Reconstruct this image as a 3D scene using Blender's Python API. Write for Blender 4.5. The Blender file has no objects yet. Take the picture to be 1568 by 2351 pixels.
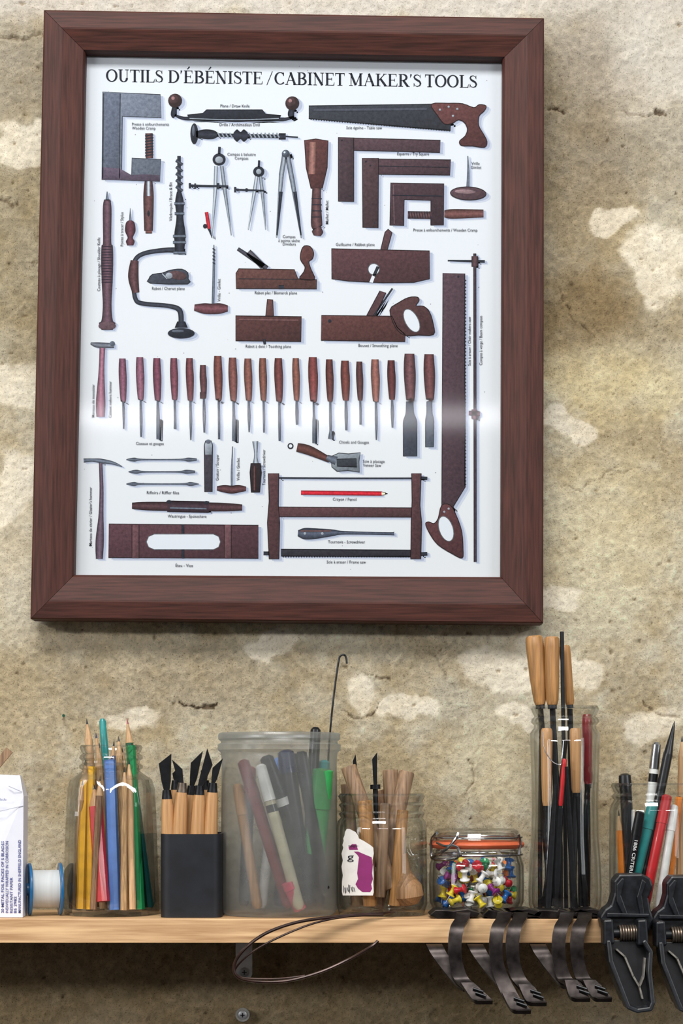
import bpy, math, random
import numpy as np
from mathutils import Vector, Matrix
random.seed(7)
SC = bpy.context.scene
COL = SC.collection
try: SC.view_settings.view_transform = 'Standard'
except Exception: pass
D = 1.8; SW = 0.0004; PXC = 784.0; HZ = 1800.0; ZH = 1.5
def sc(y): return SW * (D + y) / D
def W(px, py, y):
    s = sc(y); return Vector(((px - PXC) * s, y, ZH + (HZ - py) * s))
ZS = ZH - 310 * sc(-0.13)
def lin(c):
    return tuple((x/255/12.92) if x/255 <= .04045 else ((x/255+.055)/1.055)**2.4 for x in c)
def newmat(name):
    m = bpy.data.materials.new(name); m.use_nodes = True
    nt = m.node_tree; nt.nodes.clear()
    out = nt.nodes.new('ShaderNodeOutputMaterial')
    return m, nt, out
def N(nt, t, **k):
    n = nt.nodes.new(t)
    for a, b in k.items(): setattr(n, a, b)
    return n
MC = {}
def M(name, col, rough=.5, metal=0, var=.2, scale=120, stretch=(1,1,1), bump=0.0, coat=0, col2=None, spec=.5, det=4):
    if name in MC: return MC[name]
    m, nt, out = newmat(name)
    p = N(nt, 'ShaderNodeBsdfPrincipled'); nt.links.new(p.outputs[0], out.inputs[0])
    tc = N(nt, 'ShaderNodeTexCoord'); mp = N(nt, 'ShaderNodeMapping')
    mp.inputs['Scale'].default_value = stretch
    nz = N(nt, 'ShaderNodeTexNoise'); nz.inputs['Scale'].default_value = scale; nz.inputs['Detail'].default_value = det
    nt.links.new(tc.outputs['Object'], mp.inputs[0]); nt.links.new(mp.outputs[0], nz.inputs['Vector'])
    rp_ = N(nt, 'ShaderNodeValToRGB')
    c = lin(col)
    a = lin(col2) if col2 else tuple(x*(1-var*1.5) for x in c)
    b = tuple(min(1, x*(1+var*.7)) for x in c)
    rp_.color_ramp.elements[0].position = .32; rp_.color_ramp.elements[0].color = (*a, 1)
    rp_.color_ramp.elements[1].position = .68; rp_.color_ramp.elements[1].color = (*b, 1)
    nt.links.new(nz.outputs[0], rp_.inputs[0]); nt.links.new(rp_.outputs[0], p.inputs['Base Color'])
    p.inputs['Roughness'].default_value = rough; p.inputs['Metallic'].default_value = metal
    p.inputs['Coat Weight'].default_value = coat; p.inputs['Coat Roughness'].default_value = .1
    p.inputs['Specular IOR Level'].default_value = spec
    if bump:
        bp = N(nt, 'ShaderNodeBump'); bp.inputs['Strength'].default_value = bump; bp.inputs['Distance'].default_value = .001
        nt.links.new(nz.outputs[0], bp.inputs['Height']); nt.links.new(bp.outputs[0], p.inputs['Normal'])
    MC[name] = m
    return m
def wood(name, col, var=.3, rough=.55, axis='z', scale=900, stv=.05, **k):
    st = {'z': (1,1,stv), 'x': (stv,1,1)}[axis]
    return M(name, col, rough=rough, var=var, scale=scale, stretch=st, bump=.15, **k)
def glassmat(name, center, edge, base=.035, power=4.0, rough=.02, gl=.9, ep=3.0):
    m, nt, out = newmat(name)
    lw = N(nt, 'ShaderNodeLayerWeight'); lw.inputs['Blend'].default_value = .5
    pw = N(nt, 'ShaderNodeMath', operation='POWER'); pw.inputs[1].default_value = power
    nt.links.new(lw.outputs['Facing'], pw.inputs[0])
    ml = N(nt, 'ShaderNodeMath', operation='MULTIPLY_ADD'); ml.inputs[1].default_value = gl; ml.inputs[2].default_value = base
    nt.links.new(pw.outputs[0], ml.inputs[0])
    p2 = N(nt, 'ShaderNodeMath', operation='POWER'); p2.inputs[1].default_value = ep
    nt.links.new(lw.outputs['Facing'], p2.inputs[0])
    mx = N(nt, 'ShaderNodeMix', data_type='RGBA'); mx.inputs[6].default_value = (*center, 1); mx.inputs[7].default_value = (*edge, 1)
    nt.links.new(p2.outputs[0], mx.inputs[0])
    tr = N(nt, 'ShaderNodeBsdfTransparent'); nt.links.new(mx.outputs[2], tr.inputs[0])
    g = N(nt, 'ShaderNodeBsdfGlossy'); g.inputs['Roughness'].default_value = rough
    ms = N(nt, 'ShaderNodeMixShader'); nt.links.new(ml.outputs[0], ms.inputs[0])
    nt.links.new(tr.outputs[0], ms.inputs[1]); nt.links.new(g.outputs[0], ms.inputs[2])
    nt.links.new(ms.outputs[0], out.inputs[0])
    return m
GLASS = glassmat('jar_glass', (.99,.996,.996), (.10,.13,.13), base=.05, power=3.2, ep=3.4)
PANE = glassmat('pane_glass', (.98,.985,.99), (.8,.85,.85), base=.03, power=5, rough=.06)
FROST, nt, out = newmat('frosted_plastic')
_d = N(nt,'ShaderNodeBsdfDiffuse'); _d.inputs[0].default_value = (*lin((172,174,170)),1)
_t = N(nt,'ShaderNodeBsdfTranslucent'); _t.inputs[0].default_value = (*lin((184,188,184)),1)
_r = N(nt,'ShaderNodeBsdfTransparent'); _r.inputs[0].default_value = (.95,.96,.96,1)
_g = N(nt,'ShaderNodeBsdfGlossy'); _g.inputs['Roughness'].default_value = .3
a1 = N(nt,'ShaderNodeMixShader'); a1.inputs[0].default_value=.5; nt.links.new(_d.outputs[0],a1.inputs[1]); nt.links.new(_t.outputs[0],a1.inputs[2])
a2 = N(nt,'ShaderNodeMixShader'); nt.links.new(a1.outputs[0],a2.inputs[1]); nt.links.new(_r.outputs[0],a2.inputs[2])
_n = N(nt,'ShaderNodeTexNoise'); _n.inputs['Scale'].default_value=60; _n.inputs['Detail'].default_value=5
_tc = N(nt,'ShaderNodeTexCoord'); nt.links.new(_tc.outputs['Object'],_n.inputs['Vector'])
_m = N(nt,'ShaderNodeMapRange'); _m.inputs[1].default_value=.3; _m.inputs[2].default_value=.7; _m.inputs[3].default_value=.70; _m.inputs[4].default_value=.58
nt.links.new(_n.outputs[0],_m.inputs[0])
_lw = N(nt,'ShaderNodeLayerWeight'); _lw.inputs['Blend'].default_value=.5
_pw = N(nt,'ShaderNodeMath',operation='POWER'); _pw.inputs[1].default_value=2.5; nt.links.new(_lw.outputs['Facing'],_pw.inputs[0])
_sb = N(nt,'ShaderNodeMath',operation='SUBTRACT'); nt.links.new(_m.outputs[0],_sb.inputs[0])
_ml = N(nt,'ShaderNodeMath',operation='MULTIPLY'); _ml.inputs[1].default_value=.45; nt.links.new(_pw.outputs[0],_ml.inputs[0]); nt.links.new(_ml.outputs[0],_sb.inputs[1])
_sb.use_clamp=True
nt.links.new(_sb.outputs[0],a2.inputs[0])
a3 = N(nt,'ShaderNodeMixShader'); a3.inputs[0].default_value=.07; nt.links.new(a2.outputs[0],a3.inputs[1]); nt.links.new(_g.outputs[0],a3.inputs[2])
nt.links.new(a3.outputs[0],out.inputs[0])

PINE = wood('pine_shelf', (220,182,136), .16, .6, 'x', 260, col2=(178,136,94))
FRAME_X = wood('frame_wood_x', (74,39,31), .34, .6, 'x', 500, .05, det=6, spec=.3)
FRAME_Z = wood('frame_wood_z', (74,39,31), .34, .6, 'z', 500, .05, det=6, spec=.3)
TAN = wood('handle_wood', (198,150,100), .18, .45, 'z', 500)
TAN2 = wood('old_handle_wood', (178,130,78), .28, .5, 'z', 500)
DOWEL = wood('grey_dowel_wood', (150,120,92), .36, .65, 'z', 400)
PW = wood('pencil_wood', (204,164,120), .2, .6, 'z', 500)
STEEL = M('dark_steel', (44,45,48), .38, .75, .4, 200)
BLACKST = M('black_steel', (26,27,30), .4, .5, .3, 200)
SPRST = M('spring_steel', (60,54,52), .36, .8, .4, 90, col2=(26,21,20))
CHROME = M('chrome_wire', (190,192,195), .2, 1, .1, 100)
ZINC = M('zinc_steel', (228,232,238), .45, 0, .12, 150)
BLKP = M('black_plastic', (20,21,24), .32, 0, .3, 200)
DUSTY = M('dusty_black_plastic', (25,28,33), .38, 0, .3, 200, col2=(12,13,17))
GREYR = M('dusty_grey_rib', (120,116,108), .7, 0, .3, 200)
BRONZE = M('bronze_wire', (120,108,96), .4, .8, .3, 200)
COPPER = M('copper_cable', (56,36,30), .3, .4, .3, 100)
def P(name, col, rough=.35, **k): return M(name, col, rough, 0, .12, 90, coat=.2, **k)

WO = {}
def meta(o, label, category, group=None):
    o['label'] = label; o['category'] = category
    if group: o['group'] = group
def top(name, label, category, org, group=None):
    o = bpy.data.objects.new(name, None); o.empty_display_size = .01
    COL.objects.link(o); o.location = org; WO[o.name] = Vector(org)
    meta(o, label, category, group); return o
def mk(name, V, F, mat, parent=None, smooth=True, bevel=0, label=None, org=None):
    V = [Vector(v) for v in V]
    lo = Vector([min(v[i] for v in V) for i in range(3)]); hi = Vector([max(v[i] for v in V) for i in range(3)])
    c = Vector(org) if org is not None else Vector(((lo.x+hi.x)/2, (lo.y+hi.y)/2, lo.z))
    me = bpy.data.meshes.new(name); me.from_pydata([tuple(v-c) for v in V], [], F); me.update()
    if me.validate(): print('INVALID', name)
    for m in (mat if isinstance(mat, list) else [mat]): me.materials.append(m)
    if smooth:
        me.polygons.foreach_set('use_smooth', [True]*len(me.polygons))
        me.set_sharp_from_angle(angle=math.radians(38))
    o = bpy.data.objects.new(name, me); COL.objects.link(o)
    WO[o.name] = c
    o.location = c
    if parent is not None:
        o.parent = parent; o.location = c - WO[parent.name]
    if bevel:
        b = o.modifiers.new('bevel', 'BEVEL'); b.width = bevel; b.segments = 2; b.limit_method = 'ANGLE'
    if label: o['label'] = label
    return o
def join(*parts):
    V = []; F = []
    for v, f in parts:
        n = len(V); V += list(v); F += [tuple(i+n for i in q) for q in f]
    return V, F
def frames(pts):
    pts = [Vector(p) for p in pts]; T = []
    for i in range(len(pts)):
        a = pts[max(0,i-1)]; b = pts[min(len(pts)-1,i+1)]
        d = (b-a); T.append(d.normalized() if d.length > 1e-9 else Vector((0,0,1)))
    u = T[0].cross(Vector((0,1,0)))
    if u.length < 1e-3: u = T[0].cross(Vector((1,0,0)))
    u.normalize(); R = []
    for t in T:
        u = (u - t*u.dot(t)); u.normalize(); R.append((u.copy(), t.cross(u).normalized()))
    return pts, T, R
def tube(pts, rs, n=14, cap=True, flat=1.0):
    pts, T, R = frames(pts)
    if not hasattr(rs, '__len__'): rs = [rs]*len(pts)
    V = []; F = []
    for p, (u, v), r in zip(pts, R, rs):
        for k in range(n):
            a = 2*math.pi*k/n; V.append(p + u*r*math.cos(a) + v*r*flat*math.sin(a))
    for i in range(len(pts)-1):
        for k in range(n):
            F.append((i*n+k, i*n+(k+1)%n, (i+1)*n+(k+1)%n, (i+1)*n+k))
    if cap:
        F.append(tuple(range(n))[::-1]); F.append(tuple((len(pts)-1)*n+k for k in range(n)))
    return V, F
def cr(pts, n=8, closed=False):
    P_ = [tuple(float(v) for v in p) for p in pts]; out = []
    m = len(P_); dim = len(P_[0])
    for i in range(m if closed else m-1):
        g = lambda j: P_[j % m] if closed else P_[min(max(j,0),m-1)]
        a,b,c,d = g(i-1),g(i),g(i+1),g(i+2)
        for k in range(n):
            t = k/n
            out.append(tuple(.5*((2*b[q])+(c[q]-a[q])*t+(2*a[q]-5*b[q]+4*c[q]-d[q])*t*t+(3*b[q]-a[q]-3*c[q]+d[q])*t**3) for q in range(dim)))
    if not closed: out.append(P_[-1])
    return out
def lathe(cx, cy, prof, n=56, closed=False):
    V = []; F = []; m = len(prof)
    for pr in prof:
        r, z = pr[0], pr[1]; oc = pr[2] if len(pr) > 2 else 0
        for k in range(n):
            a = 2*math.pi*k/n; f = 1
            if oc:
                q = ((a) % (math.pi/4)) - math.pi/8
                f = 1*(1-oc) + oc*math.cos(math.pi/8)/math.cos(q)*1.04
            V.append((cx + r*f*math.cos(a), cy + r*f*math.sin(a), z))
    for i in range(m if closed else m-1):
        j = (i+1) % m
        for k in range(n):
            F.append((i*n+k, i*n+(k+1)%n, j*n+(k+1)%n, j*n+k))
    return V, F
def box(a, b):
    x0,y0,z0 = a; x1,y1,z1 = b
    V = [(x0,y0,z0),(x1,y0,z0),(x1,y1,z0),(x0,y1,z0),(x0,y0,z1),(x1,y0,z1),(x1,y1,z1),(x0,y1,z1)]
    return V, [(0,3,2,1),(4,5,6,7),(0,1,5,4),(1,2,6,5),(2,3,7,6),(3,0,4,7)]
def extr(outline, y0, y1):
    f = [W(a,b,y0) for a,b in outline]; n = len(f)
    V = f + [Vector((v.x, y1, v.z)) for v in f]
    F = [tuple(range(n)), tuple(range(2*n-1, n-1, -1))] + [(i, n+i, n+(i+1)%n, (i+1)%n) for i in range(n)]
    return V, F
def bladev(p0, p1, w0, w1, th, slant=0.0):
    p0 = Vector(p0); p1 = Vector(p1); d = (p1-p0).normalized()
    x = (Vector((1,0,0)) - d*d.x).normalized(); y = d.cross(x).normalized()
    V = []
    for p, w, s in ((p0,w0,0),(p1,w1,slant)):
        for sx, sy in ((-1,-1),(1,-1),(1,1),(-1,1)):
            V.append(p + x*sx*w/2 + y*sy*th/2 + d*s*sx)
    return V, [(0,3,2,1),(4,5,6,7),(0,1,5,4),(1,2,6,5),(2,3,7,6),(3,0,4,7)]
def ribbon(pts, ws, th, n=6):
    q = [list(p)+[w] for p, w in zip(pts, ws)]
    q = cr(q, n); V = []; F = []
    for i, p in enumerate(q):
        a = Vector(q[max(0,i-1)][:3]); b = Vector(q[min(len(q)-1,i+1)][:3]); d = (b-a).normalized()
        nx = d.cross(Vector((1,0,0))).normalized(); xx = Vector((1,0,0))
        c = Vector(p[:3]); w = p[3]/2
        V += [c - xx*w - nx*th/2, c + xx*w - nx*th/2, c + xx*w + nx*th/2, c - xx*w + nx*th/2]
    m = len(q)
    for i in range(m-1):
        for k in range(4):
            F.append((i*4+k, i*4+(k+1)%4, (i+1)*4+(k+1)%4, (i+1)*4+k))
    F += [(3,2,1,0), tuple((m-1)*4+k for k in range(4))]
    return V, F
def text2d(s, res=3, font_off=0.0):
    cu = bpy.data.curves.new('t', 'FONT'); cu.body = s; cu.size = 1; cu.resolution_u = res; cu.offset = font_off
    ob = bpy.data.objects.new('t', cu)
    me = ob.to_mesh()
    V = [(v.co.x, v.co.y) for v in me.vertices]; F = [tuple(p.vertices) for p in me.polygons]
    ob.to_mesh_clear()
    bpy.data.objects.remove(ob); bpy.data.curves.remove(cu)
    if V:
        x0 = min(v[0] for v in V); x1 = max(v[0] for v in V)
        V = [((v[0]-x0)/(x1-x0), v[1]) for v in V]
    return V, F

# ------------------------------------------------------------------ wall
def vnoise(x, z, seed):
    xi = np.floor(x).astype(int); zi = np.floor(z).astype(int); fx = x-xi; fz = z-zi
    fx = fx*fx*(3-2*fx); fz = fz*fz*(3-2*fz)
    def h(a, b):
        n = (a*374761393 + b*668265263 + seed*974711) & 0xffffffff
        n = ((n ^ (n >> 13)) * 1274126177) & 0xffffffff
        return ((n ^ (n >> 16)) & 0xffff)/65535.0
    return (h(xi,zi)*(1-fx)+h(xi+1,zi)*fx)*(1-fz) + (h(xi,zi+1)*(1-fx)+h(xi+1,zi+1)*fx)*fz
def fbm(px, py, size, octv=5, seed=1, gain=.5):
    s = np.zeros_like(px); a = 1; t = 0; f = 1/size
    for o in range(octv):
        s += a*vnoise(px*f+100+o*17, py*f+100+o*31, seed+o*7); t += a; a *= gain; f *= 2.03
    return s/t
xs = np.concatenate([np.linspace(-1.3,-.35,50)[:-1], np.arange(-.35,.35,.0012), np.linspace(.35,1.3,50)])
zs = np.concatenate([np.linspace(ZH-.7,ZH-.24,30)[:-1], np.arange(ZH-.24,ZH+.74,.0013), np.linspace(ZH+.74,ZH+1.6,40)])
X, Z = np.meshgrid(xs, zs); PX = X/SW + PXC; PY = HZ - (Z-ZH)/SW
wx = (fbm(PX,PY,90,4,11)-.5); wy = (fbm(PX,PY,90,4,23)-.5)
QX = PX + wx*110; QY = PY + wy*110
n1 = fbm(PX,PY,230,5,3,.55); n2 = fbm(PX,PY,60,5,5,.6); n3 = fbm(PX,PY,11,3,9,.8)
def C(c): return np.array(c, float)
t = np.clip((n1-.5)*2.4+(n2-.5)*2.4+.5, 0, 1)[...,None]
base = C((222,202,162))*(1-t) + C((248,237,209))*t
rough = np.ones_like(X)*.9
def sstep(a,b,v):
    q = np.clip((v-a)/(b-a),0,1); return q*q*(3-2*q)
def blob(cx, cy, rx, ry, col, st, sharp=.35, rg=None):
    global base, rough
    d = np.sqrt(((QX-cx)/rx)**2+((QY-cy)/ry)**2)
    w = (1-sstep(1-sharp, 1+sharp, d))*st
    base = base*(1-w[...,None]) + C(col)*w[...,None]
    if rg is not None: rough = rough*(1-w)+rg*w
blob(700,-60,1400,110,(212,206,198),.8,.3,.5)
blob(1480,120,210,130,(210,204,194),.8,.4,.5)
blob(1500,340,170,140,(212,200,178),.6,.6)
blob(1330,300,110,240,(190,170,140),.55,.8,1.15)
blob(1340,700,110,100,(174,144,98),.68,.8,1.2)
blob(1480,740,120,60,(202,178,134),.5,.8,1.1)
blob(30,160,120,130,(194,182,162),.6,.6,.9)  # soft shadow left of the frame, painted into the wall colour
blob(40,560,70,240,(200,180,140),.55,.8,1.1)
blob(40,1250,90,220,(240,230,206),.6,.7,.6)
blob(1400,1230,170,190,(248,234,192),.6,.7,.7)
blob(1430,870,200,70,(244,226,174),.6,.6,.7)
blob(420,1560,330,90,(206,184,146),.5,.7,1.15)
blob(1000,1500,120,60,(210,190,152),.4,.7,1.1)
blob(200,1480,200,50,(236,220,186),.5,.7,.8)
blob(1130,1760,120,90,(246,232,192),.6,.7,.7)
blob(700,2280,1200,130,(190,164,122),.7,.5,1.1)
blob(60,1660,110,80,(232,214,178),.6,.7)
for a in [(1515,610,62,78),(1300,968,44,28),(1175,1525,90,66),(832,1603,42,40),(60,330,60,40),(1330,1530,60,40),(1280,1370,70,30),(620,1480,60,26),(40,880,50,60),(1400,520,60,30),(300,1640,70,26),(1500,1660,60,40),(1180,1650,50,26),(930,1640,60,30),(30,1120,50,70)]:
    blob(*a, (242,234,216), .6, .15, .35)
H = (n1-.5)*.005 + (n2-.5)*.0048*rough + (n3-.5)*.0036*rough
H += -(1-rough)*.0006
def crack(pts, wpx, depth, st):
    global base, H
    dmin = np.full(X.shape, 1e9)
    jx = PX + (fbm(PX,PY,26,3,41)-.5)*26; jy = PY + (fbm(PX,PY,26,3,47)-.5)*26
    for (ax,ay),(bx,by) in zip(pts[:-1], pts[1:]):
        dx,dy = bx-ax,by-ay; L2 = dx*dx+dy*dy+1e-6
        tt = np.clip(((jx-ax)*dx+(jy-ay)*dy)/L2,0,1)
        dmin = np.minimum(dmin, np.hypot(jx-ax-tt*dx, jy-ay-tt*dy))
    w = 1-sstep(wpx*.5, wpx*1.6, dmin + (n3-.5)*wpx*2.5)
    base = base*(1-(w*st)[...,None]) + C((100,78,56))*(w*st)[...,None]
    H -= w*depth
crack([(415,1612),(450,1622),(492,1618)],3,.003,.65)
crack([(790,1632),(815,1645),(850,1640),(872,1618)],2,.002,.45)
crack([(845,1548),(870,1560),(895,1556)],2.5,.002,.4)
crack([(1262,250),(1290,252)],3,.003,.5)
crack([(1430,250),(1480,258),(1525,266)],1.6,.002,.25)
crack([(1510,256),(1535,266)],4,.003,.5)
crack([(1290,660),(1310,720),(1360,765)],2,.002,.25)
crack([(1290,1110),(1340,1128),(1360,1100),(1400,1080),(1470,1070)],1.4,.0012,.3)
crack([(1500,1000),(1550,1060)],1.4,.0012,.25)
crack([(0,455),(30,462)],4,.002,.4)
crack([(1480,1610),(1510,1640),(1560,1645)],2,.002,.3)
crack([(990,1480),(1010,1530),(1050,1580)],1.5,.001,.2)
crack([(0,75),(60,80),(110,78)],4,.003,.2)
crack([(1080,1740),(1085,1790),(1075,1850)],1.8,.002,.25)
rs_ = np.random.RandomState(4)
for k in range(420):
    cx, cy = rs_.uniform(-20,1590), rs_.uniform(0,2351); r = rs_.uniform(1.5,4.0)
    m_ = (abs(PX-cx)<30)&(abs(PY-cy)<30)
    d = np.hypot((PX[m_]-cx)/rs_.uniform(.8,2), PY[m_]-cy) + (n3[m_]-.5)*8
    w = 1-sstep(r*.5, r*1.2, d); base[m_] = base[m_]*(1-.45*w[:,None]) + C((130,106,74))*(.45*w[:,None]); H[m_] -= w*.0015
base *= (1 + (n3-.5)*.34*rough)[...,None]
ny, nx_ = X.shape
V = np.stack([X.ravel(), (.006 - H).ravel(), (Z-ZH).ravel()],1)
ii = np.arange(ny*nx_).reshape(ny,nx_)
F = np.stack([ii[:-1,:-1].ravel(), ii[:-1,1:].ravel(), ii[1:,1:].ravel(), ii[1:,:-1].ravel()],1)
wme = bpy.data.meshes.new('wall_back'); wme.from_pydata(V.tolist(), [], F.tolist()); wme.update()
wme.polygons.foreach_set('use_smooth', [True]*len(wme.polygons))
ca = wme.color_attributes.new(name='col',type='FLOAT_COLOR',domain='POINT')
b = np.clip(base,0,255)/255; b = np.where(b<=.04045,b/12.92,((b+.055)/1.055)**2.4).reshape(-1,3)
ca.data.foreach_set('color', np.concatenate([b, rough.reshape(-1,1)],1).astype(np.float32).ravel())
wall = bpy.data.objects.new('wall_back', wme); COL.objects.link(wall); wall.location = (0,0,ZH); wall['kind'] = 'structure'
m, nt, out = newmat('limestone_plaster')
p = N(nt,'ShaderNodeBsdfPrincipled'); nt.links.new(p.outputs[0],out.inputs[0]); p.inputs['Roughness'].default_value=.92; p.inputs['Specular IOR Level'].default_value=.15
at = N(nt,'ShaderNodeAttribute', attribute_name='col')
tc = N(nt,'ShaderNodeTexCoord')
nf = N(nt,'ShaderNodeTexNoise'); nf.inputs['Scale'].default_value=560; nf.inputs['Detail'].default_value=7; nf.inputs['Roughness'].default_value=.82
ng = N(nt,'ShaderNodeTexNoise'); ng.inputs['Scale'].default_value=800; ng.inputs['Detail'].default_value=3
for n_ in (nf,ng): nt.links.new(tc.outputs['Object'], n_.inputs['Vector'])
r1 = N(nt,'ShaderNodeValToRGB'); r1.color_ramp.elements[0].position=.36; r1.color_ramp.elements[0].color=(.44,.40,.35,1); r1.color_ramp.elements[1].position=.46; r1.color_ramp.elements[1].color=(1,1,1,1)
nt.links.new(nf.outputs[0], r1.inputs[0])
mm = N(nt,'ShaderNodeMix', data_type='RGBA', blend_type='MULTIPLY'); mm.inputs[0].default_value=.88
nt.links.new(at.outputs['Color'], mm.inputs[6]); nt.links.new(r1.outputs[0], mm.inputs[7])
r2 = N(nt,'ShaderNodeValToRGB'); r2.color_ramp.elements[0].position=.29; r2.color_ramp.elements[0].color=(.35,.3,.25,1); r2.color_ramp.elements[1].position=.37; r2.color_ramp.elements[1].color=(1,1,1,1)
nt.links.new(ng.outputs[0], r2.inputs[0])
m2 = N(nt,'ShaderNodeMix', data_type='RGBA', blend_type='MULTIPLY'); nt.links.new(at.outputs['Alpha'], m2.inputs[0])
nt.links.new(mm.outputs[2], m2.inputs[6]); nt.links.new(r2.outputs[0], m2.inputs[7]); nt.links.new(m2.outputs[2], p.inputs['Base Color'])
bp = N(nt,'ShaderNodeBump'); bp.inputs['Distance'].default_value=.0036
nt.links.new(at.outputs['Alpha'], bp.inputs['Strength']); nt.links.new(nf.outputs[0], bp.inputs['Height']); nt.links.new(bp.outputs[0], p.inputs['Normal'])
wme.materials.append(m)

# ------------------------------------------------------------------ picture frame
OUT = [(101,23),(1249,42),(1247,1431),(70,1421)]
INN = [(196,119),(1154,135),(1150,1325),(170,1320)]
mix = lambda a,b,t: (a[0]+(b[0]-a[0])*t, a[1]+(b[1]-a[1])*t)
RID = [mix(o,i,.40) for o,i in zip(OUT,INN)]
RID2 = [mix(o,i,.44) for o,i in zip(OUT,INN)]
OU2 = [mix(o,i,.03) for o,i in zip(OUT,INN)]
INL = [mix(o,i,.95) for o,i in zip(OUT,INN)]
pf = top('picture_frame','dark reddish brown wooden frame holding a cabinet maker tools poster','picture frame', W(660,1421,-.012))
def ring(i):
    o = OUT[i]; w0 = W(*o,-.028)
    return [Vector((w0.x,-.002,w0.z)), w0, W(*OU2[i],-.0293), W(*RID[i],-.0312), W(*RID2[i],-.0310), W(*INL[i],-.0245), W(*INN[i],-.0215),
            Vector((W(*INN[i],-.0215).x,-.0085,W(*INN[i],-.0215).z))]
for i, mt in ((0,FRAME_X),(1,FRAME_Z),(2,FRAME_X),(3,FRAME_Z)):
    a, b_ = ring(i), ring((i+1)%4)
    d = (b_[1]-a[1]).normalized()*.0002
    a = [v+d for v in a]; b_ = [v-d for v in b_]
    n = len(a); V = a+b_
    F = [(k, k+1, n+k+1, n+k) for k in range(n-1)] + [(n-1,0,n,2*n-1), tuple(range(n))[::-1], tuple(range(n,2*n))]
    mk('frame_rail', V, F, mt, pf, smooth=False)
YP = -.0105
PAPER = [(186,110),(1164,125),(1160,1334),(162,1330)]
pv = [W(*q, YP) for q in PAPER]
mk('backing_board', [v+Vector((0,.0005,0)) for v in pv]+[v+Vector((0,.004,0)) for v in pv], [(3,2,1,0),(4,5,6,7),(0,4,7,3),(0,1,5,4),(1,2,6,5),(2,3,7,6)], M('backing_board',(120,95,70),.8), pf, smooth=False)
mk('glass_pane', [W(*q,-.0145) for q in PAPER], [(0,3,2,1)], PANE, pf, smooth=False)

# ---- poster print
PV=[]; PF=[]; PC=[]
PAPC = (212,218,224)
def addp(pts, cols, faces, layer):
    n = len(PV)
    for q in pts: PV.append(W(q[0],q[1],YP-layer*.00007))
    PC.extend(cols); PF.extend([tuple(i+n for i in f) for f in faces])
def sh(c,f): return tuple(max(0,min(255,x*f)) for x in c)
def tone(c):
    g=sum(c)/3; return tuple((x*.85+g*.15)*1.0 for x in c)
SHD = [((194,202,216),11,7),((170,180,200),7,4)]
def lstroke(pts, ws, cols3, layer, smooth=True, n=6, closed=False):
    if not hasattr(ws,'__len__'): ws=[ws]*len(pts)
    q=[(a[0],a[1],w) for a,w in zip(pts,ws)]
    if smooth and len(q)>2: q=cr(q,n,closed)
    if closed: q=list(q)+[q[0]]
    V=[];Cc=[];F=[]
    m=len(q)
    for i in range(m):
        a=q[max(0,i-1)]; b=q[min(m-1,i+1)]
        if closed and (i==0 or i==m-1): a=q[m-2]; b=q[1]
        dx,dy=b[0]-a[0],b[1]-a[1]; L=math.hypot(dx,dy) or 1; nx,ny=-dy/L,dx/L; w=q[i][2]/2
        V+=[(q[i][0]+nx*w,q[i][1]+ny*w),(q[i][0],q[i][1]),(q[i][0]-nx*w,q[i][1]-ny*w)]; Cc+=list(cols3)
    for i in range(m-1):
        for k in (0,1): F.append((i*3+k,i*3+k+1,(i+1)*3+k+1,(i+1)*3+k))
    addp(V,Cc,F,layer)
def st(pts, ws, col, layer=4, smooth=True, shadow=True, n=6, e=.62, closed=False):
    if shadow:
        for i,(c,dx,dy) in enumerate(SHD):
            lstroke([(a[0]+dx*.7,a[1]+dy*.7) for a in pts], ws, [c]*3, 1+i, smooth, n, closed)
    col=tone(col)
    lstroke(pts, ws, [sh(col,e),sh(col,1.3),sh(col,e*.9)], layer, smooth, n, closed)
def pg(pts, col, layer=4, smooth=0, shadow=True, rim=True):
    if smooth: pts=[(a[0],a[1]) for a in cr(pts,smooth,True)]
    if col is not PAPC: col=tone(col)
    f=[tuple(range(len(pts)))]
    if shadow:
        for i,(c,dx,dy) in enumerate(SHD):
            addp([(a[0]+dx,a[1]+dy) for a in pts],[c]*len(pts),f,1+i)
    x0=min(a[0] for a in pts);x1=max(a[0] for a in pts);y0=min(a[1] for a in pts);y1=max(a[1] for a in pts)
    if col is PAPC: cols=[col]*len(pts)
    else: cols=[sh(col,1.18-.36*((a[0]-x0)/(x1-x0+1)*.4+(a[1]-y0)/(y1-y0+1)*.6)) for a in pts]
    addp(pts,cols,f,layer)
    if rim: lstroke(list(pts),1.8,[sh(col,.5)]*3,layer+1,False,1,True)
def el(cx,cy,rx,ry,col,ang=0,layer=5,shadow=False,rim=False,n=22):
    ca,sa=math.cos(math.radians(ang)),math.sin(math.radians(ang))
    pg([(cx+rx*math.cos(t)*ca-ry*math.sin(t)*sa, cy+rx*math.cos(t)*sa+ry*math.sin(t)*ca) for t in [2*math.pi*k/n for k in range(n)]],col,layer,0,shadow,rim)
def ballp(cx,cy,r,col,layer=6):
    el(cx,cy,r,r,sh(col,.75),0,layer,True); el(cx-r*.2,cy-r*.2,r*.65,r*.65,col,0,layer+1); el(cx-r*.3,cy-r*.35,r*.25,r*.25,sh(col,2.0),0,layer+2)
WD=(98,66,66); W2=(112,72,68); DK=(44,48,58); MT=(98,108,122); LM=(150,160,170); PP=PAPC
addp(PAPER,[PAPC,PAPC,(216,220,222),(214,218,221)],[(0,1,2,3)],0)
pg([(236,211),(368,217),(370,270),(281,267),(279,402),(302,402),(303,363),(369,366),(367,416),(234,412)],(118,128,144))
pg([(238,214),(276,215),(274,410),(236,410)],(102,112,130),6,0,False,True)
pg([(236,384),(274,386),(302,402),(330,400),(366,402),(367,416),(234,412)],(98,84,102),7,0,False,False)
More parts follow.
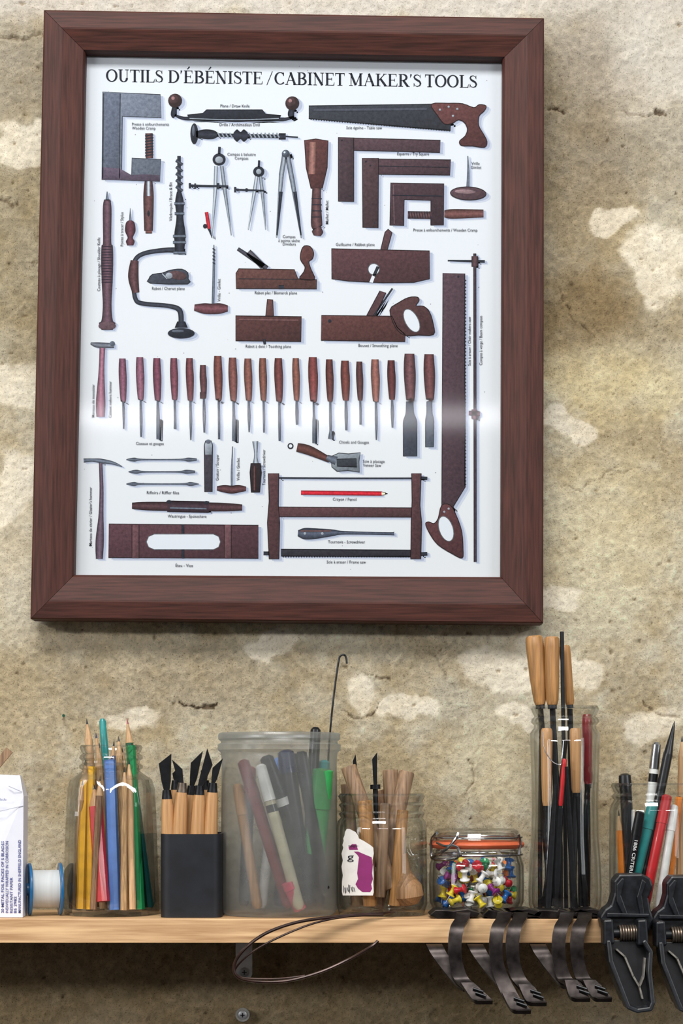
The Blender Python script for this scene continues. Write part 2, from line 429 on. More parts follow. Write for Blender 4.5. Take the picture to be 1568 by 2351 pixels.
st([(342,306),(343,363)],17,WD,6)
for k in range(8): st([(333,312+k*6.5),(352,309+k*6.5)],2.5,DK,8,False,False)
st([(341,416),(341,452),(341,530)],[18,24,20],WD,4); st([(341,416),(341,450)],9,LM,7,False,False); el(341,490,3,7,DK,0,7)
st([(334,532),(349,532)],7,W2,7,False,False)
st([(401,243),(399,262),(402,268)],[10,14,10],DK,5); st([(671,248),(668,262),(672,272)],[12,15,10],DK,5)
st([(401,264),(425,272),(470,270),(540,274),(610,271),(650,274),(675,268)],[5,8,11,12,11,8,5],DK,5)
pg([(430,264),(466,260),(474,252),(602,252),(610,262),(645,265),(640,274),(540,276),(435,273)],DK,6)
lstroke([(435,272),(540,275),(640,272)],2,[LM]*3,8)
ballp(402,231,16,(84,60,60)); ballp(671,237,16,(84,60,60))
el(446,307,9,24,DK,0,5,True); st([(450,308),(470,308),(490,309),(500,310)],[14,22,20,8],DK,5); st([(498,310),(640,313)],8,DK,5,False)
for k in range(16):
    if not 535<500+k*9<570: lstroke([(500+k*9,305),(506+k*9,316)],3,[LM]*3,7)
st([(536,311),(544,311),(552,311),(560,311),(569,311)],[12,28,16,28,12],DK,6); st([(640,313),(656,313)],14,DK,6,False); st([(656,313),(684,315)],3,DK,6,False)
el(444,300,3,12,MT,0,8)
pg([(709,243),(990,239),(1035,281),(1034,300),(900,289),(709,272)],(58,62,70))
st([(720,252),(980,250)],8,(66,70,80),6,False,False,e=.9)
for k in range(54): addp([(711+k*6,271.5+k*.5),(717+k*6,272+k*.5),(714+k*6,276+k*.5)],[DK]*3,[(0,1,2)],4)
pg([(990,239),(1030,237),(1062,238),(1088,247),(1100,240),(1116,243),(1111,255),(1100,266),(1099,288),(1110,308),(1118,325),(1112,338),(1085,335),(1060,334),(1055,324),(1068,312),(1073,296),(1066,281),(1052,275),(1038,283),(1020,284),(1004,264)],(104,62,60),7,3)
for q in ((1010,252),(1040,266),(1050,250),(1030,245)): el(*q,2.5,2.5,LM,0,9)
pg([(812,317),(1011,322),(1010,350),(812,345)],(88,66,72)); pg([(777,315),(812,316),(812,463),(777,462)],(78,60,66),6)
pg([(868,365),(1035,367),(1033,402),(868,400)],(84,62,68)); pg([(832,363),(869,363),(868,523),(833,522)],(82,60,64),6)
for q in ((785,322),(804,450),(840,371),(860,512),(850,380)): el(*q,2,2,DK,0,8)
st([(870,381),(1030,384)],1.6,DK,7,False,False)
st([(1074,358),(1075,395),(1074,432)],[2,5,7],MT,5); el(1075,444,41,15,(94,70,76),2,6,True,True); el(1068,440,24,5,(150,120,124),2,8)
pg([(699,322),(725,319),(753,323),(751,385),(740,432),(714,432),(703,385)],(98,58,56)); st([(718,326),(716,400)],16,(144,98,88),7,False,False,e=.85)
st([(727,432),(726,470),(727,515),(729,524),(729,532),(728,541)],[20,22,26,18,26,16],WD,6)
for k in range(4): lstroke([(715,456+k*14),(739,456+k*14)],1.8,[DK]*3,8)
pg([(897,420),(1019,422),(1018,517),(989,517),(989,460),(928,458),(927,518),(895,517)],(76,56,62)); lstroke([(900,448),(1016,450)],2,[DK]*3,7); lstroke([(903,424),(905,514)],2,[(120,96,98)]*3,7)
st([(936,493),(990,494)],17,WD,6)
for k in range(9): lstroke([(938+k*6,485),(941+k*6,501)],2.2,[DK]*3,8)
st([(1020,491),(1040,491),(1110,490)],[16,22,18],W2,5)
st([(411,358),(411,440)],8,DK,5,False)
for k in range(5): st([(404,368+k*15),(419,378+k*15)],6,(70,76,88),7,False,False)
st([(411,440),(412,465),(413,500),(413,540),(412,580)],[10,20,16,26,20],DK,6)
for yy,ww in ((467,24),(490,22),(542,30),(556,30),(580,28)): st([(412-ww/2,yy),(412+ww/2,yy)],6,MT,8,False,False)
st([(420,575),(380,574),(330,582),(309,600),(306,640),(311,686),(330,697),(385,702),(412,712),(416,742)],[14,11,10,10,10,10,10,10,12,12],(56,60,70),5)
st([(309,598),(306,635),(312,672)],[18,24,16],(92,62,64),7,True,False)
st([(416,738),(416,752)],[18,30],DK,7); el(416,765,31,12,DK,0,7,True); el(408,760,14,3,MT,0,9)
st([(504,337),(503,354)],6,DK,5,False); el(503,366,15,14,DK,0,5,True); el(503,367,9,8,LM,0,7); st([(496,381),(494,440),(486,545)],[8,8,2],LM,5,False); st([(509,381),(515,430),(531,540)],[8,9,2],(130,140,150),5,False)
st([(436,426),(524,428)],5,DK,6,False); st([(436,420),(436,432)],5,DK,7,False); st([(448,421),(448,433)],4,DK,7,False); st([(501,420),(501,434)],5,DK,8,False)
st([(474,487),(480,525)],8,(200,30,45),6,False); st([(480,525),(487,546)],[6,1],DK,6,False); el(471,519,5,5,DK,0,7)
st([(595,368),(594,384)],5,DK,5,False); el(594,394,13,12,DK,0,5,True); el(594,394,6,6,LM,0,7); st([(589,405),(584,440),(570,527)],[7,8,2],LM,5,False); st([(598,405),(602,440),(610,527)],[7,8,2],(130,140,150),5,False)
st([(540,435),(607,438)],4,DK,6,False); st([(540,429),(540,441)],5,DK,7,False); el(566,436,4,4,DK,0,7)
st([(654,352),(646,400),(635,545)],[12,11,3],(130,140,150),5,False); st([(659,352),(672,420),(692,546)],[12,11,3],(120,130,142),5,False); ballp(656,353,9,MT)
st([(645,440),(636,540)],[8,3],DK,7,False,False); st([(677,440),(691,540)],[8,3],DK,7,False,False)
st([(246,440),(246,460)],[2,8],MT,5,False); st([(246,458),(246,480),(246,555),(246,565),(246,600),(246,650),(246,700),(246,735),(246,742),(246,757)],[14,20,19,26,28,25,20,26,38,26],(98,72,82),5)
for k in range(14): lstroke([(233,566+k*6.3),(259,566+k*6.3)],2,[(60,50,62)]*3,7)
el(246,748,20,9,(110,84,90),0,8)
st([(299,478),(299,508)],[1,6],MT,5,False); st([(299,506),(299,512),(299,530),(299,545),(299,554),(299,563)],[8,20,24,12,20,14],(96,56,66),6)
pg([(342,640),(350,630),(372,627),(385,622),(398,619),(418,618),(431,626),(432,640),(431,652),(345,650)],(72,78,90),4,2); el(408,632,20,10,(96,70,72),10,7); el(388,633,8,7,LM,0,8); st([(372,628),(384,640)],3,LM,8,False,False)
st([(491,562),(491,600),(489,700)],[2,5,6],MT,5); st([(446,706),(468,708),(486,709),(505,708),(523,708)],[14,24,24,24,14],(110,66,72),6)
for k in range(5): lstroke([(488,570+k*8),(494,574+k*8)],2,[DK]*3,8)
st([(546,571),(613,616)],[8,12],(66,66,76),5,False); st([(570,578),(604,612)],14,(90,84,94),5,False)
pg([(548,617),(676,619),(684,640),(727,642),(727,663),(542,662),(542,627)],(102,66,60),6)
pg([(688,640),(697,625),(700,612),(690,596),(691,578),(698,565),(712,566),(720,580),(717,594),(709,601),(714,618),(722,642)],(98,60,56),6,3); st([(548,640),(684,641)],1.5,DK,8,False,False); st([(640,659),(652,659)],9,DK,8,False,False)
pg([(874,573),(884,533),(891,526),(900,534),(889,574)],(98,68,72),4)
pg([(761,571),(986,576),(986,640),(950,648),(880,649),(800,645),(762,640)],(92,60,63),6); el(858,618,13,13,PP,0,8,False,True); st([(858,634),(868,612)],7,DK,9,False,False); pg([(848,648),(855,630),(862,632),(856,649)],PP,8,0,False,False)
pg([(610,725),(614,687),(626,688),(628,725)],W2,4); pg([(541,725),(692,727),(691,784),(541,782)],(90,56,53),6); st([(606,778),(608,790)],6,DK,9,False,False)
st([(548,733),(685,735)],5,(104,70,68),8,False,False,e=.9)
pg([(842,724),(872,668),(886,672),(862,725)],(96,66,70),4); st([(901,662),(858,725)],4,DK,5,False)
pg([(738,724),(900,726),(912,752),(930,768),(930,784),(737,781)],(98,60,56),6)
pg([(895,712),(915,695),(938,683),(958,682),(962,690),(955,702),(972,703),(986,716),(995,745),(995,768),(960,769),(930,770),(908,752)],(90,58,58),7,3); el(945,736,15,29,PP,-28,9,False,True); el(757,737,4,4,DK,0,8)
pg([(1017,627),(1067,628),(1068,1118),(1040,1164),(1032,1190),(1014,1190)],(86,64,72))
for k in range(61): addp([(1066,640+k*7.8),(1071,644+k*7.8),(1066,647.8+k*7.8)],[DK]*3,[(0,1,2)],4)
pg([(1014,1160),(1034,1160),(1048,1185),(1060,1220),(1063,1260),(1061,1281),(1040,1272),(1005,1250),(985,1222),(977,1202),(985,1198),(996,1202),(1006,1190)],(100,60,62),7,3)
el(1024,1214,16,30,PP,-18,9,False,True)
for q in ((1020,1175),(1030,1168)): el(*q,2.5,2.5,LM,0,9)
el(1052,635,2.5,2.5,DK,0,7)
st([(1090,582),(1091,1290)],7,(66,54,62),5,False); st([(1028,598),(1113,600)],[3,6],DK,6,False); st([(1090,588),(1090,612)],15,(86,62,66),7,False); st([(1076,948),(1102,950)],11,(110,70,84),7,False); st([(1089,940),(1089,962)],13,(110,70,84),7,False)
st([(208,788),(225,792),(262,793)],[4,12,11],(110,116,126),6); el(258,789,6,6,MT,0,7)
st([(235,798),(233,850),(231,925),(231,957)],[13,13,22,19],(154,102,120),5)
xs_=[281,321,360,399,435,466,500,534,569,603,639,679,718,756,792,825,861,898,940,985]
ty=[823,820,822,822,822,838,817,821,823,822,822,822,820,825,828,830,825,827,812,813]
hb=[922,918,920,918,920,915,919,921,920,920,922,920,922,922,920,920,922,918,920,918]
bb=[985,1003,1008,985,1010,993,1008,1012,992,993,1012,975,1017,1007,988,975,1010,982,1047,1026]
hw=[18,19,19,18,18,16,20,20,19,18,20,17,22,18,21,16,20,19,27,26]
hc=[(128,80,98),(136,86,104),(118,64,82),(122,68,80),(116,64,68),(98,60,62),(120,68,60),(126,76,68),(130,80,68),(126,78,64),(112,60,56),(134,82,68),(128,64,60),(102,56,50),(116,62,54),(88,54,52),(146,92,80),(96,50,50),(108,70,72),(108,64,64)]
for i,x in enumerate(xs_):
    st([(x,ty[i]),(x,ty[i]+22),(x+1,(ty[i]+hb[i])/2),(x+2,hb[i]-6),(x+2,hb[i])],[hw[i]*.82,hw[i]*.95,hw[i],hw[i]*.75,hw[i]*.5],hc[i],6)
    if i<18:
        st([(x+2,hb[i]),(x+3,(hb[i]+bb[i])/2),(x+3,bb[i])],[5,6+(i%3)*1.2,3+(i%4)],(72,80,94),5,False)
    if i in (13,): st([(x+3,bb[i]-20),(x+3,bb[i])],[5,12],MT,7,False)
    if i in (2,12,7): st([(x+3,960),(x+3,bb[i])],8,(80,90,104),6,False)
pg([(933,922),(948,922),(950,950),(957,966),(957,1047),(926,1047),(926,966),(932,950)],(70,78,92),6)
pg([(980,922),(991,922),(992,950),(996,962),(995,1026),(977,1026),(977,962),(980,950)],(96,106,120),6)
st([(466,900),(466,915)],14,(80,50,50),8,False,False)
st([(192,1057),(212,1056),(232,1058),(260,1063),(280,1071)],[9,7,10,7,2],MT,6); st([(231,1062),(233,1120),(232,1180),(229,1240),(228,1283)],[8,9,11,19,16],(98,80,94),5)
for y0,a,b_ in ((1055,290,452),(1083,295,448),(1111,290,457)):
    st([(a,y0),(a+18,y0),(a+38,y0),(b_-40,y0),(b_-20,y0),(b_,y0)],[2,9,3.5,3.5,9,5 if y0<1110 else 1],(86,94,106),5)
pg([(469,1022),(472,1012),(485,1012),(488,1022),(487,1129),(470,1129)],(72,66,76)); pg([(470,1022),(473,1012),(484,1012),(487,1022),(486,1044),(471,1044)],LM,7,0,False,False); el(478,1014,6,5,MT,0,8)
st([(534,1025),(532,1080),(532,1118)],[2,4,4],MT,5); st([(498,1121),(515,1122),(532,1124),(548,1122),(565,1122)],[10,17,18,17,10],(92,58,60),6)
st([(586,1013),(587,1032),(587,1050),(587,1070)],[14,9,8,18],(140,150,160),5); pg([(576,1064),(598,1064),(600,1085),(596,1130),(577,1130),(574,1085)],(50,40,44),6); st([(584,1070),(584,1126)],5,(96,60,56),8,False,False)
st([(682,1027),(710,1034),(757,1056)],[20,22,13],(96,56,50),6); el(667,1024,7,7,DK,0,5); el(667,1024,4,4,PP,0,6); st([(750,1050),(772,1058)],[12,20],MT,7,False)
pg([(760,1048),(778,1040),(800,1042),(827,1039),(824,1060),(825,1084),(800,1080),(774,1082),(762,1072)],(134,144,152),5,0); pg([(773,1054),(818,1053),(819,1072),(774,1070)],(58,64,72),8,0,False)
pg([(640,1164),(945,1166),(944,1187),(640,1186)],(96,64,66),5)
pg([(616,1087),(640,1087),(639,1160),(642,1200),(640,1283),(618,1283),(614,1200),(618,1150)],(92,60,62),7); pg([(945,1087),(967,1087),(964,1160),(968,1200),(966,1283),(943,1283),(944,1200),(946,1150)],(92,60,62),7)
st([(640,1097),(780,1098),(970,1098)],3.5,DK,6); st([(966,1097),(981,1098)],7,DK,8,False); pg([(645,1261),(943,1263),(943,1278),(645,1276)],(52,52,60),8); st([(605,1270),(618,1270)],8,DK,8,False); st([(966,1272),(981,1271)],8,DK,8,False)
for k in range(49): addp([(647+k*6,1276),(653+k*6,1276),(650+k*6,1280)],[DK]*3,[(0,1,2)],8)
st([(691,1131),(876,1133)],10,(205,30,45),5,False,e=.8); st([(876,1133),(886,1133)],[10,4],(226,190,160),6,False,False); st([(884,1133),(890,1133)],[4,1],DK,6,False,False)
st([(684,1224),(700,1225),(725,1225),(765,1223),(790,1223),(890,1225),(905,1225)],[14,26,24,15,8,6,9],(74,82,98),5); el(700,1225,3,3,LM,0,8); el(740,1225,3,3,LM,0,8); st([(690,1219),(760,1219)],4,(110,80,80),7,False,False)
st([(303,1161),(350,1162),(500,1164),(556,1165)],[14,20,20,14],(80,54,58),6); st([(384,1162),(480,1164)],26,(66,48,56),7,False); el(388,1152,6,4,DK,0,8); el(474,1154,6,4,DK,0,8); st([(390,1166),(474,1168)],4,MT,9,False,False)
pg([(250,1203),(593,1206),(593,1282),(249,1280)],(92,60,67))
pg([(354,1226),(490,1226),(502,1232),(506,1244),(502,1256),(490,1262),(354,1262),(341,1256),(336,1244),(341,1232)],PP,6,0,False)
for x in (311,523): pg([(x-8,1205),(x+8,1205),(x+8,1281),(x-8,1281)],(116,78,82),7,0,False)
st([(420,1204),(420,1225)],6,DK,8,False,False); st([(420,1262),(420,1282)],6,DK,8,False,False)
for k in range(70): el(random.uniform(190,1140),random.uniform(130,1315),random.uniform(.6,1.6),random.uniform(.6,1.6),(150,150,155),0,1,n=6)

# ---- title glyphs
T_,t_=.15,.055
def arc(cx,cy,rx,ry,a0,a1,n=18,T=T_):
    P_=[];Wd=[]
    for k in range(n+1):
        a=math.radians(a0+(a1-a0)*k/n); P_.append((cx+rx*math.cos(a),cy+ry*math.sin(a))); Wd.append(t_+(T-t_)*abs(math.cos(a))**1.4)
    return (P_,Wd)
def L(x0,y0,x1,y1,w,w2=None): return ([(x0,y0),(x1,y1)],[w,w if w2 is None else w2])
def sf(x,y,w=.28): return L(x-w/2,y+(.02 if y<.5 else -.02),x+w/2,y+(.02 if y<.5 else -.02),.045)
def E_(): return [L(.17,0,.17,1,T_),L(.04,.98,.56,.98,.045),L(.04,.02,.6,.02,.045),L(.17,.51,.46,.51,.05),L(.55,1,.57,.76,.07,.02),L(.59,0,.63,.26,.07,.02),L(.46,.62,.46,.40,.04)]
GL={'O':(.80,[arc(.39,.5,.31,.47,0,360,36)]),
'U':(.78,[L(.17,1,.17,.32,T_),arc(.38,.32,.21,.30,180,360),L(.60,1,.60,.32,t_),sf(.17,1),sf(.60,1,.24)]),
'T':(.66,[L(.33,0,.33,1,T_),L(.04,.97,.62,.97,.055),L(.05,1,.03,.76,.06,.02),L(.61,1,.63,.76,.06,.02),sf(.33,0,.32)]),
'I':(.36,[L(.18,0,.18,1,T_),sf(.18,0,.3),sf(.18,1,.3)]),
'L':(.64,[L(.17,0,.17,1,T_),sf(.17,1,.3),L(.04,.02,.58,.02,.045),L(.57,0,.62,.28,.07,.02)]),
'S':(.56,[([(.47,.74),(.42,.90),(.28,.97),(.14,.92),(.09,.78),(.14,.65),(.28,.54),(.42,.44),(.49,.28),(.44,.10),(.28,.03),(.13,.09),(.07,.26)],[.04,.04,.05,.09,.11,.12,.14,.13,.12,.09,.05,.04,.04]),L(.47,.98,.47,.70,.035),L(.07,.02,.07,.30,.035)]),
'D':(.76,[L(.17,0,.17,1,T_),arc(.30,.5,.36,.48,-90,90,20),L(.04,.98,.32,.98,.045),L(.04,.02,.32,.02,.045)]),
'E':(.67,E_()),'\u00c9':(.67,E_()+[L(.26,1.10,.40,1.32,.05,.10)]),
'B':(.68,[L(.17,0,.17,1,T_),arc(.30,.755,.22,.225,-90,90,14),arc(.30,.27,.28,.25,-90,90,14),L(.04,.98,.32,.98,.045),L(.04,.02,.32,.02,.045),L(.17,.525,.32,.525,.04)]),
'N':(.78,[L(.16,0,.16,1,t_),L(.13,1,.62,0,T_),L(.62,0,.62,1,t_),sf(.16,0,.24),sf(.62,1,.24),sf(.10,1,.18)]),
'C':(.70,[arc(.38,.5,.31,.47,48,318,30),L(.60,.98,.60,.70,.045),L(.585,.84,.60,.72,.05)]),
'A':(.76,[L(.10,0,.38,1,t_),L(.35,1,.64,0,T_),L(.2,.35,.54,.35,.04),sf(.10,0,.2),sf(.66,0,.26)]),
'M':(.94,[L(.16,0,.16,1,t_),L(.15,1,.45,.05,T_),L(.46,.05,.76,1,t_),L(.76,0,.76,1,T_),sf(.16,0,.24),sf(.76,0,.3),sf(.11,1,.18),sf(.80,1,.2)]),
'K':(.76,[L(.17,0,.17,1,T_),sf(.17,0,.3),sf(.17,1,.3),L(.2,.44,.58,.98,t_),L(.32,.60,.66,.02,T_),sf(.60,1,.22),sf(.66,0,.24)]),
'R':(.72,[L(.17,0,.17,1,T_),arc(.30,.74,.24,.24,-90,90,14),L(.04,.98,.32,.98,.045),L(.17,.5,.32,.5,.04),L(.34,.5,.62,.02,T_),sf(.17,0,.3),sf(.64,0,.2)]),
"'":(.22,[L(.11,1,.06,.72,.13,.02)]),'/':(.4,[L(.04,-.05,.36,1.05,.05)])}
INK=(36,40,50)
def title(word,x0,x1):
    tot=sum(GL[c][0] for c in word); s=(x1-x0)/tot; u=0
    for c in word:
        adv,sts=GL[c]
        for pts,ws in sts:
            q=[]
            for a,b_ in pts:
                X_=x0+(u+a)*s; q.append((X_, 187.5+(X_-245)*.0165-b_*28.5))
            lstroke(q,[w*33 for w in ws],[INK]*3,3,False)
        u+=adv
title('OUTILS',243,375); title("D'\u00c9B\u00c9NISTE",385,604); title('/',611,627); title('CABINET',630,792); title("MAKER'S",800,968); title('TOOLS',975,1096)
def cap(s,x0,y0,x1,y1,size=9.6):
    V_,F_=text2d(s,2,.004)
    L_=math.hypot(x1-x0,y1-y0); dx,dy=(x1-x0)/L_,(y1-y0)/L_; nx,ny=dy,-dx
    pts=[(x0+u*L_*dx+v*size*nx, y0+u*L_*dy+v*size*ny) for u,v in V_]
    addp(pts,[(52,56,68)]*len(pts),F_,9)
def ch(s,x0,x1,y,**k): cap(s,x0,y+3,x1,y+3.5,**k)
def cv(s,x,yt,yb): cap(s,x+3,yb,x+3,yt)
ch('Plane / Draw Knife',506,573,243); ch('Presse \u00e0 enfourchements',303,388,285); ch('Wooden Cramp',303,357,294)
ch('Drille / Archimedean Drill',504,596,286); ch('Scie \u00e9go\u00efne - Table saw',795,877,293); ch('Compas \u00e0 balustre',522,587,354); ch('Compass',539,570,363)
ch('Equerre / Try Square',912,985,353); ch('Vrille',1082,1101,375); ch('Gimlet',1081,1105,384); cv('Vilebrequin / Brace & Bit',392,418,507)
cv('Couteau \u00e0 placage / Shoulder Knife',227,545,668); cv('Pointe \u00e0 tracer / Stylus',280,487,565); cv('Maillet / Mallet',751,460,514)
ch('Compas',649,678,543); ch('\u00e0 pointe s\u00e8che',639,688,552); ch('Dividers',649,679,560); ch('Presse \u00e0 enfourchements / Wooden Cramp',949,1096,528)
ch('Guillaume / Rabbet plane',771,860,561); ch('Rabot / Chariot plane',349,424,662); cv('Vrille - Gimlet',503,640,692); ch('Rabot plat / Bismarck plane',585,682,672)
ch('Rabot \u00e0 dent / Toothing plane',564,668,795); ch('Bouvet / Smoothing plane',823,913,793); cv('Scie \u00e0 araser / Chair makers saw',1078,727,839); cv('Compas \u00e0 verge / Beam compass',1104,725,838)
cv('Marteau de menuisier',214,882,958); cv('Cabinet makers hammer',253,875,959); ch('Ciseaux et gouges',312,376,1018); ch('Chisels and Gouges',778,847,1015)
cv('Grattoir / Scraper',499,1043,1103); cv('Vrille / Gimlet',547,1051,1103); cv('Tournevis / Screwdriver',606,1032,1114); ch('Scie \u00e0 placage',833,883,1059); ch('Veneer Saw',833,875,1068)
ch('Rifloirs / Riffler files',337,411,1131); ch('Crayon / Pencil',764,818,1146); ch('Wastringue - Spokeshave',385,474,1185); cv("Marteau de vitrier / Glazier's hammer",208,1118,1253)
ch('Tournevis - Screwdriver',753,838,1244); ch('Scie \u00e0 araser / Frame saw',750,840,1290); ch('\u00c9tau - Vice',403,443,1298)
PMAT=bpy.data.materials.new('poster_print'); PMAT.use_nodes=True
po=mk('poster',PV,PF,PMAT,pf,smooth=False,label='printed poster of labelled cabinet maker tools',org=W(660,1325,YP))
arr=np.array(PC,float)/255; arr=np.where(arr<=.04045,arr/12.92,((arr+.055)/1.055)**2.4)
if len(po.data.vertices)==len(arr):
    ca=po.data.color_attributes.new(name='ink',type='FLOAT_COLOR',domain='POINT')
    ca.data.foreach_set('color',np.concatenate([arr,np.ones((len(arr),1))],1).astype(np.float32).ravel())
nt=PMAT.node_tree; p=nt.nodes['Principled BSDF']; p.inputs['Roughness'].default_value=.6; p.inputs['Specular IOR Level'].default_value=.1
at=N(nt,'ShaderNodeAttribute',attribute_name='ink'); tc=N(nt,'ShaderNodeTexCoord'); nz=N(nt,'ShaderNodeTexNoise'); nz.inputs['Scale'].default_value=330; nz.inputs['Detail'].default_value=7; nz.inputs['Roughness'].default_value=.7
nt.links.new(tc.outputs['Object'],nz.inputs['Vector'])
rr=N(nt,'ShaderNodeValToRGB'); rr.color_ramp.elements[0].position=.3; rr.color_ramp.elements[0].color=(.40,.41,.46,1); rr.color_ramp.elements[1].position=.7
rr.color_ramp.elements[1].color=(1.0,1.0,1.0,1)
nt.links.new(nz.outputs[0],rr.inputs[0])
sep=N(nt,'ShaderNodeRGBToBW'); nt.links.new(at.outputs['Color'],sep.inputs[0])
mr=N(nt,'ShaderNodeMapRange'); mr.inputs[1].default_value=.25; mr.inputs[2].default_value=.5; mr.inputs[3].default_value=.9; mr.inputs[4].default_value=.04
nt.links.new(sep.outputs[0],mr.inputs[0])
mm=N(nt,'ShaderNodeMix',data_type='RGBA',blend_type='MULTIPLY'); nt.links.new(mr.outputs[0],mm.inputs[0]); nt.links.new(at.outputs['Color'],mm.inputs[6]); nt.links.new(rr.outputs[0],mm.inputs[7]); nt.links.new(mm.outputs[2],p.inputs['Base Color'])

# ------------------------------------------------------------------ shelf
YF=-.13
a=W(-700,2110,YF); b_=W(2300,2110,YF); th=.0205
sh_o=mk('shelf',*box((a.x,YF,ZS-th),(b_.x,-.003,ZS)),PINE,smooth=False,bevel=.0008); meta(sh_o,'long pale pine shelf board crowded with jars and tools','shelf')
def on(px,y): return Vector(((px-PXC)*sc(y),y,ZS))
br=top('shelf_bracket','galvanised steel strap bracket holding up the pine shelf','bracket',W(561,2250,-.004))
mk('bracket_strap',*extr([(541,2150),(579,2150),(579,2238),(572,2250),(548,2250),(541,2238)],-.009,-.005),ZINC,br,smooth=False,bevel=.0004)
mk('bracket_arm',*box((W(542,0,-.05).x,-.10,ZS-th-.0022),(W(579,0,-.05).x,-.005,ZS-th-.0002)),ZINC,br,smooth=False)
def screw(px,py,y,parent,r=11):
    c=W(px,py,y); R_=r*sc(y)
    pts=[c,c+Vector((0,-.0012,0)),c+Vector((0,-.002,0))]
    mk('screw_head',*tube(pts,[R_,R_,R_*.6],20),M('screw_steel',(170,172,174),.4,.3,.2,150),parent)
    mk('screw_slot',*join(box(tuple(c+Vector((-R_*.5,-.0024,-.0004))),tuple(c+Vector((R_*.5,-.0019,.0004)))),box(tuple(c+Vector((-.0004,-.0024,-R_*.5))),tuple(c+Vector((.0004,-.0019,R_*.5))))),BLKP,parent,smooth=False)
screw(561,2232,-.009,br,11)
ws=top('wall_screw','steel screw in a grey plug set in the plastered wall','screw',W(557,2330,-.003))
mk('plug_collar',*tube([W(557,2330,.008),W(557,2330,-.003)],[.0068,.0064],20),M('grey_plug',(150,148,142),.7),ws); screw(557,2330,-.003,ws,10)

# ------------------------------------------------------------------ generic sticks
def Pq(px,py,y):
    v=W(px,py,y); v.z=max(v.z,ZS+.006); return v
def lerp(a,b,t): return Vector(a)+(Vector(b)-Vector(a))*t
def pencil(tp,bp_,rpx,body,label,group,n=6,tip=True,lead=BLKP,tiplen=.018,woodmat=None):
    p0=Pq(*bp_); p1=Pq(*tp); r=rpx*sc(p1.y); Ln=(p1-p0).length
    o=top('pencil',label,'pencil',p0,group)
    if tip:
        t1=1-tiplen/Ln; t2=1-.005/Ln
        mk('pencil_body',*tube([p0,lerp(p0,p1,t1)],r,n),body,o,smooth=n>8)
        mk('sharpened_wood',*tube([lerp(p0,p1,t1),lerp(p0,p1,t2)],[r*.97,r*.3],12),woodmat or PW,o)
        mk('pencil_lead',*tube([lerp(p0,p1,t2),p1],[r*.3,r*.05],10),lead,o)
    else:
        mk('pencil_body',*tube([p0,p1],r,n),body,o,smooth=n>8)
        mk('pencil_lead',*tube([p1,p1+(p1-p0).normalized()*.0006],r*.35,10),lead,o)
    return o
def pen(tp,bp_,rpx,body,capmat,label,group,name='marker_pen',capt=.25,end=None,cat='pen',capr=1.1):
    p0=Pq(*bp_); p1=Pq(*tp); r=rpx*sc(p1.y)
    o=top(name,label,cat,p0,group); c=1-capt
    mk('pen_barrel',*tube([p0,lerp(p0,p1,.03),lerp(p0,p1,c)],[r*.6,r,r],18),body,o)
    mk('pen_cap',*tube([lerp(p0,p1,c),lerp(p0,p1,c+.005),lerp(p0,p1,.985),p1],[r*capr,r*capr,r*capr*.9,r*capr*.5],18),capmat,o)
    if end:
        mk('colour_band',*tube([lerp(p0,p1,c-.08),lerp(p0,p1,c-.03)],r*1.02,18),end,o)
    return o
def glass_jar(name,label,cat,px,y,prof,grp=None,n=64,th=.003):
    s=sc(y); cx=(px-PXC)*s
    o=top(name,label,cat,(cx,y,ZS),grp)
    outer=[(r*s, max(ZH+(HZ-py)*s,ZS+.0003), oc) for r,py,oc in prof]
    ri=[(max(r-th,.0001),z,oc) for r,z,oc in outer]; zb=ZS+.005
    inner=[(r,z,oc) for r,z,oc in ri if z>zb+.001]
    rb=inner[-1][0]
    loop=outer+[(outer[-1][0]*.8,ZS+.0002,outer[-1][2]),(0.0001,ZS+.0012,0),(0.0001,zb,0),(rb*.93,zb,outer[-1][2])]+inner[::-1]
    mk('glass_body',*lathe(cx,y,loop,n,closed=True),GLASS,o)
    return o,cx,s
YC=-.072
j1,cx1,s1=glass_jar('glass_jar','faceted clear glass jar stuffed with pencils','jar',255,YC,
 [(66,1714,0),(69,1711,0),(72,1716,0),(68,1726,0),(65,1730,0),(71,1735,0),(73,1741,0),(66,1747,0),(66,1752,0),(73,1758,0),(72,1764,0),(65,1769,0),(72,1775,0),(92,1790,.6),(97,1812,1),(100,1880,1),(106,2070,1),(107,2090,1),(102,2102,1)],n=64)
G1='pencils in the faceted jar'
BLUEP=P('blue_paint',(84,126,196)); REDP=P('red_paint',(196,34,38)); GRNP=P('green_paint',(30,138,80)); TEAL=P('teal_plastic',(40,140,138)); YEL=P('yellow_paint',(228,172,44)); DGRN=P('dark_green_paint',(26,84,60)); WHT=P('white_plastic',(226,226,222)); MAR=P('maroon_plastic',(120,36,46)); NAVY=P('navy_plastic',(34,46,82)); REDL=P('red_lead',(150,60,66))
WHTL=wood('whittled_wood',(182,144,98),.28); BRW=wood('brown_wood',(134,98,66),.3)
pencil((199,1650,-.075),(238,2090,-.085),9,PW,'unpainted wooden pencil standing in the faceted jar',G1,10)
pencil((292,1650,-.062),(330,2090,-.080),9,DGRN,'dark green pencil with red lead in the faceted jar',G1,6,lead=REDL,tiplen=.022)
pen((235,1650,-.058),(268,2080,-.06),8,TEAL,TEAL,'teal felt pen standing in the faceted jar',G1,'felt_pen',.2)
pencil((220,1682,-.082),(262,2090,-.092),9,WHTL,'whittled bare wood pencil in the faceted jar',G1,8,lead=NAVY,tiplen=.03)
pencil((252,1745,-.090),(264,2090,-.102),14,BLUEP,'thick blue pencil in the faceted jar',G1,8,tip=False)
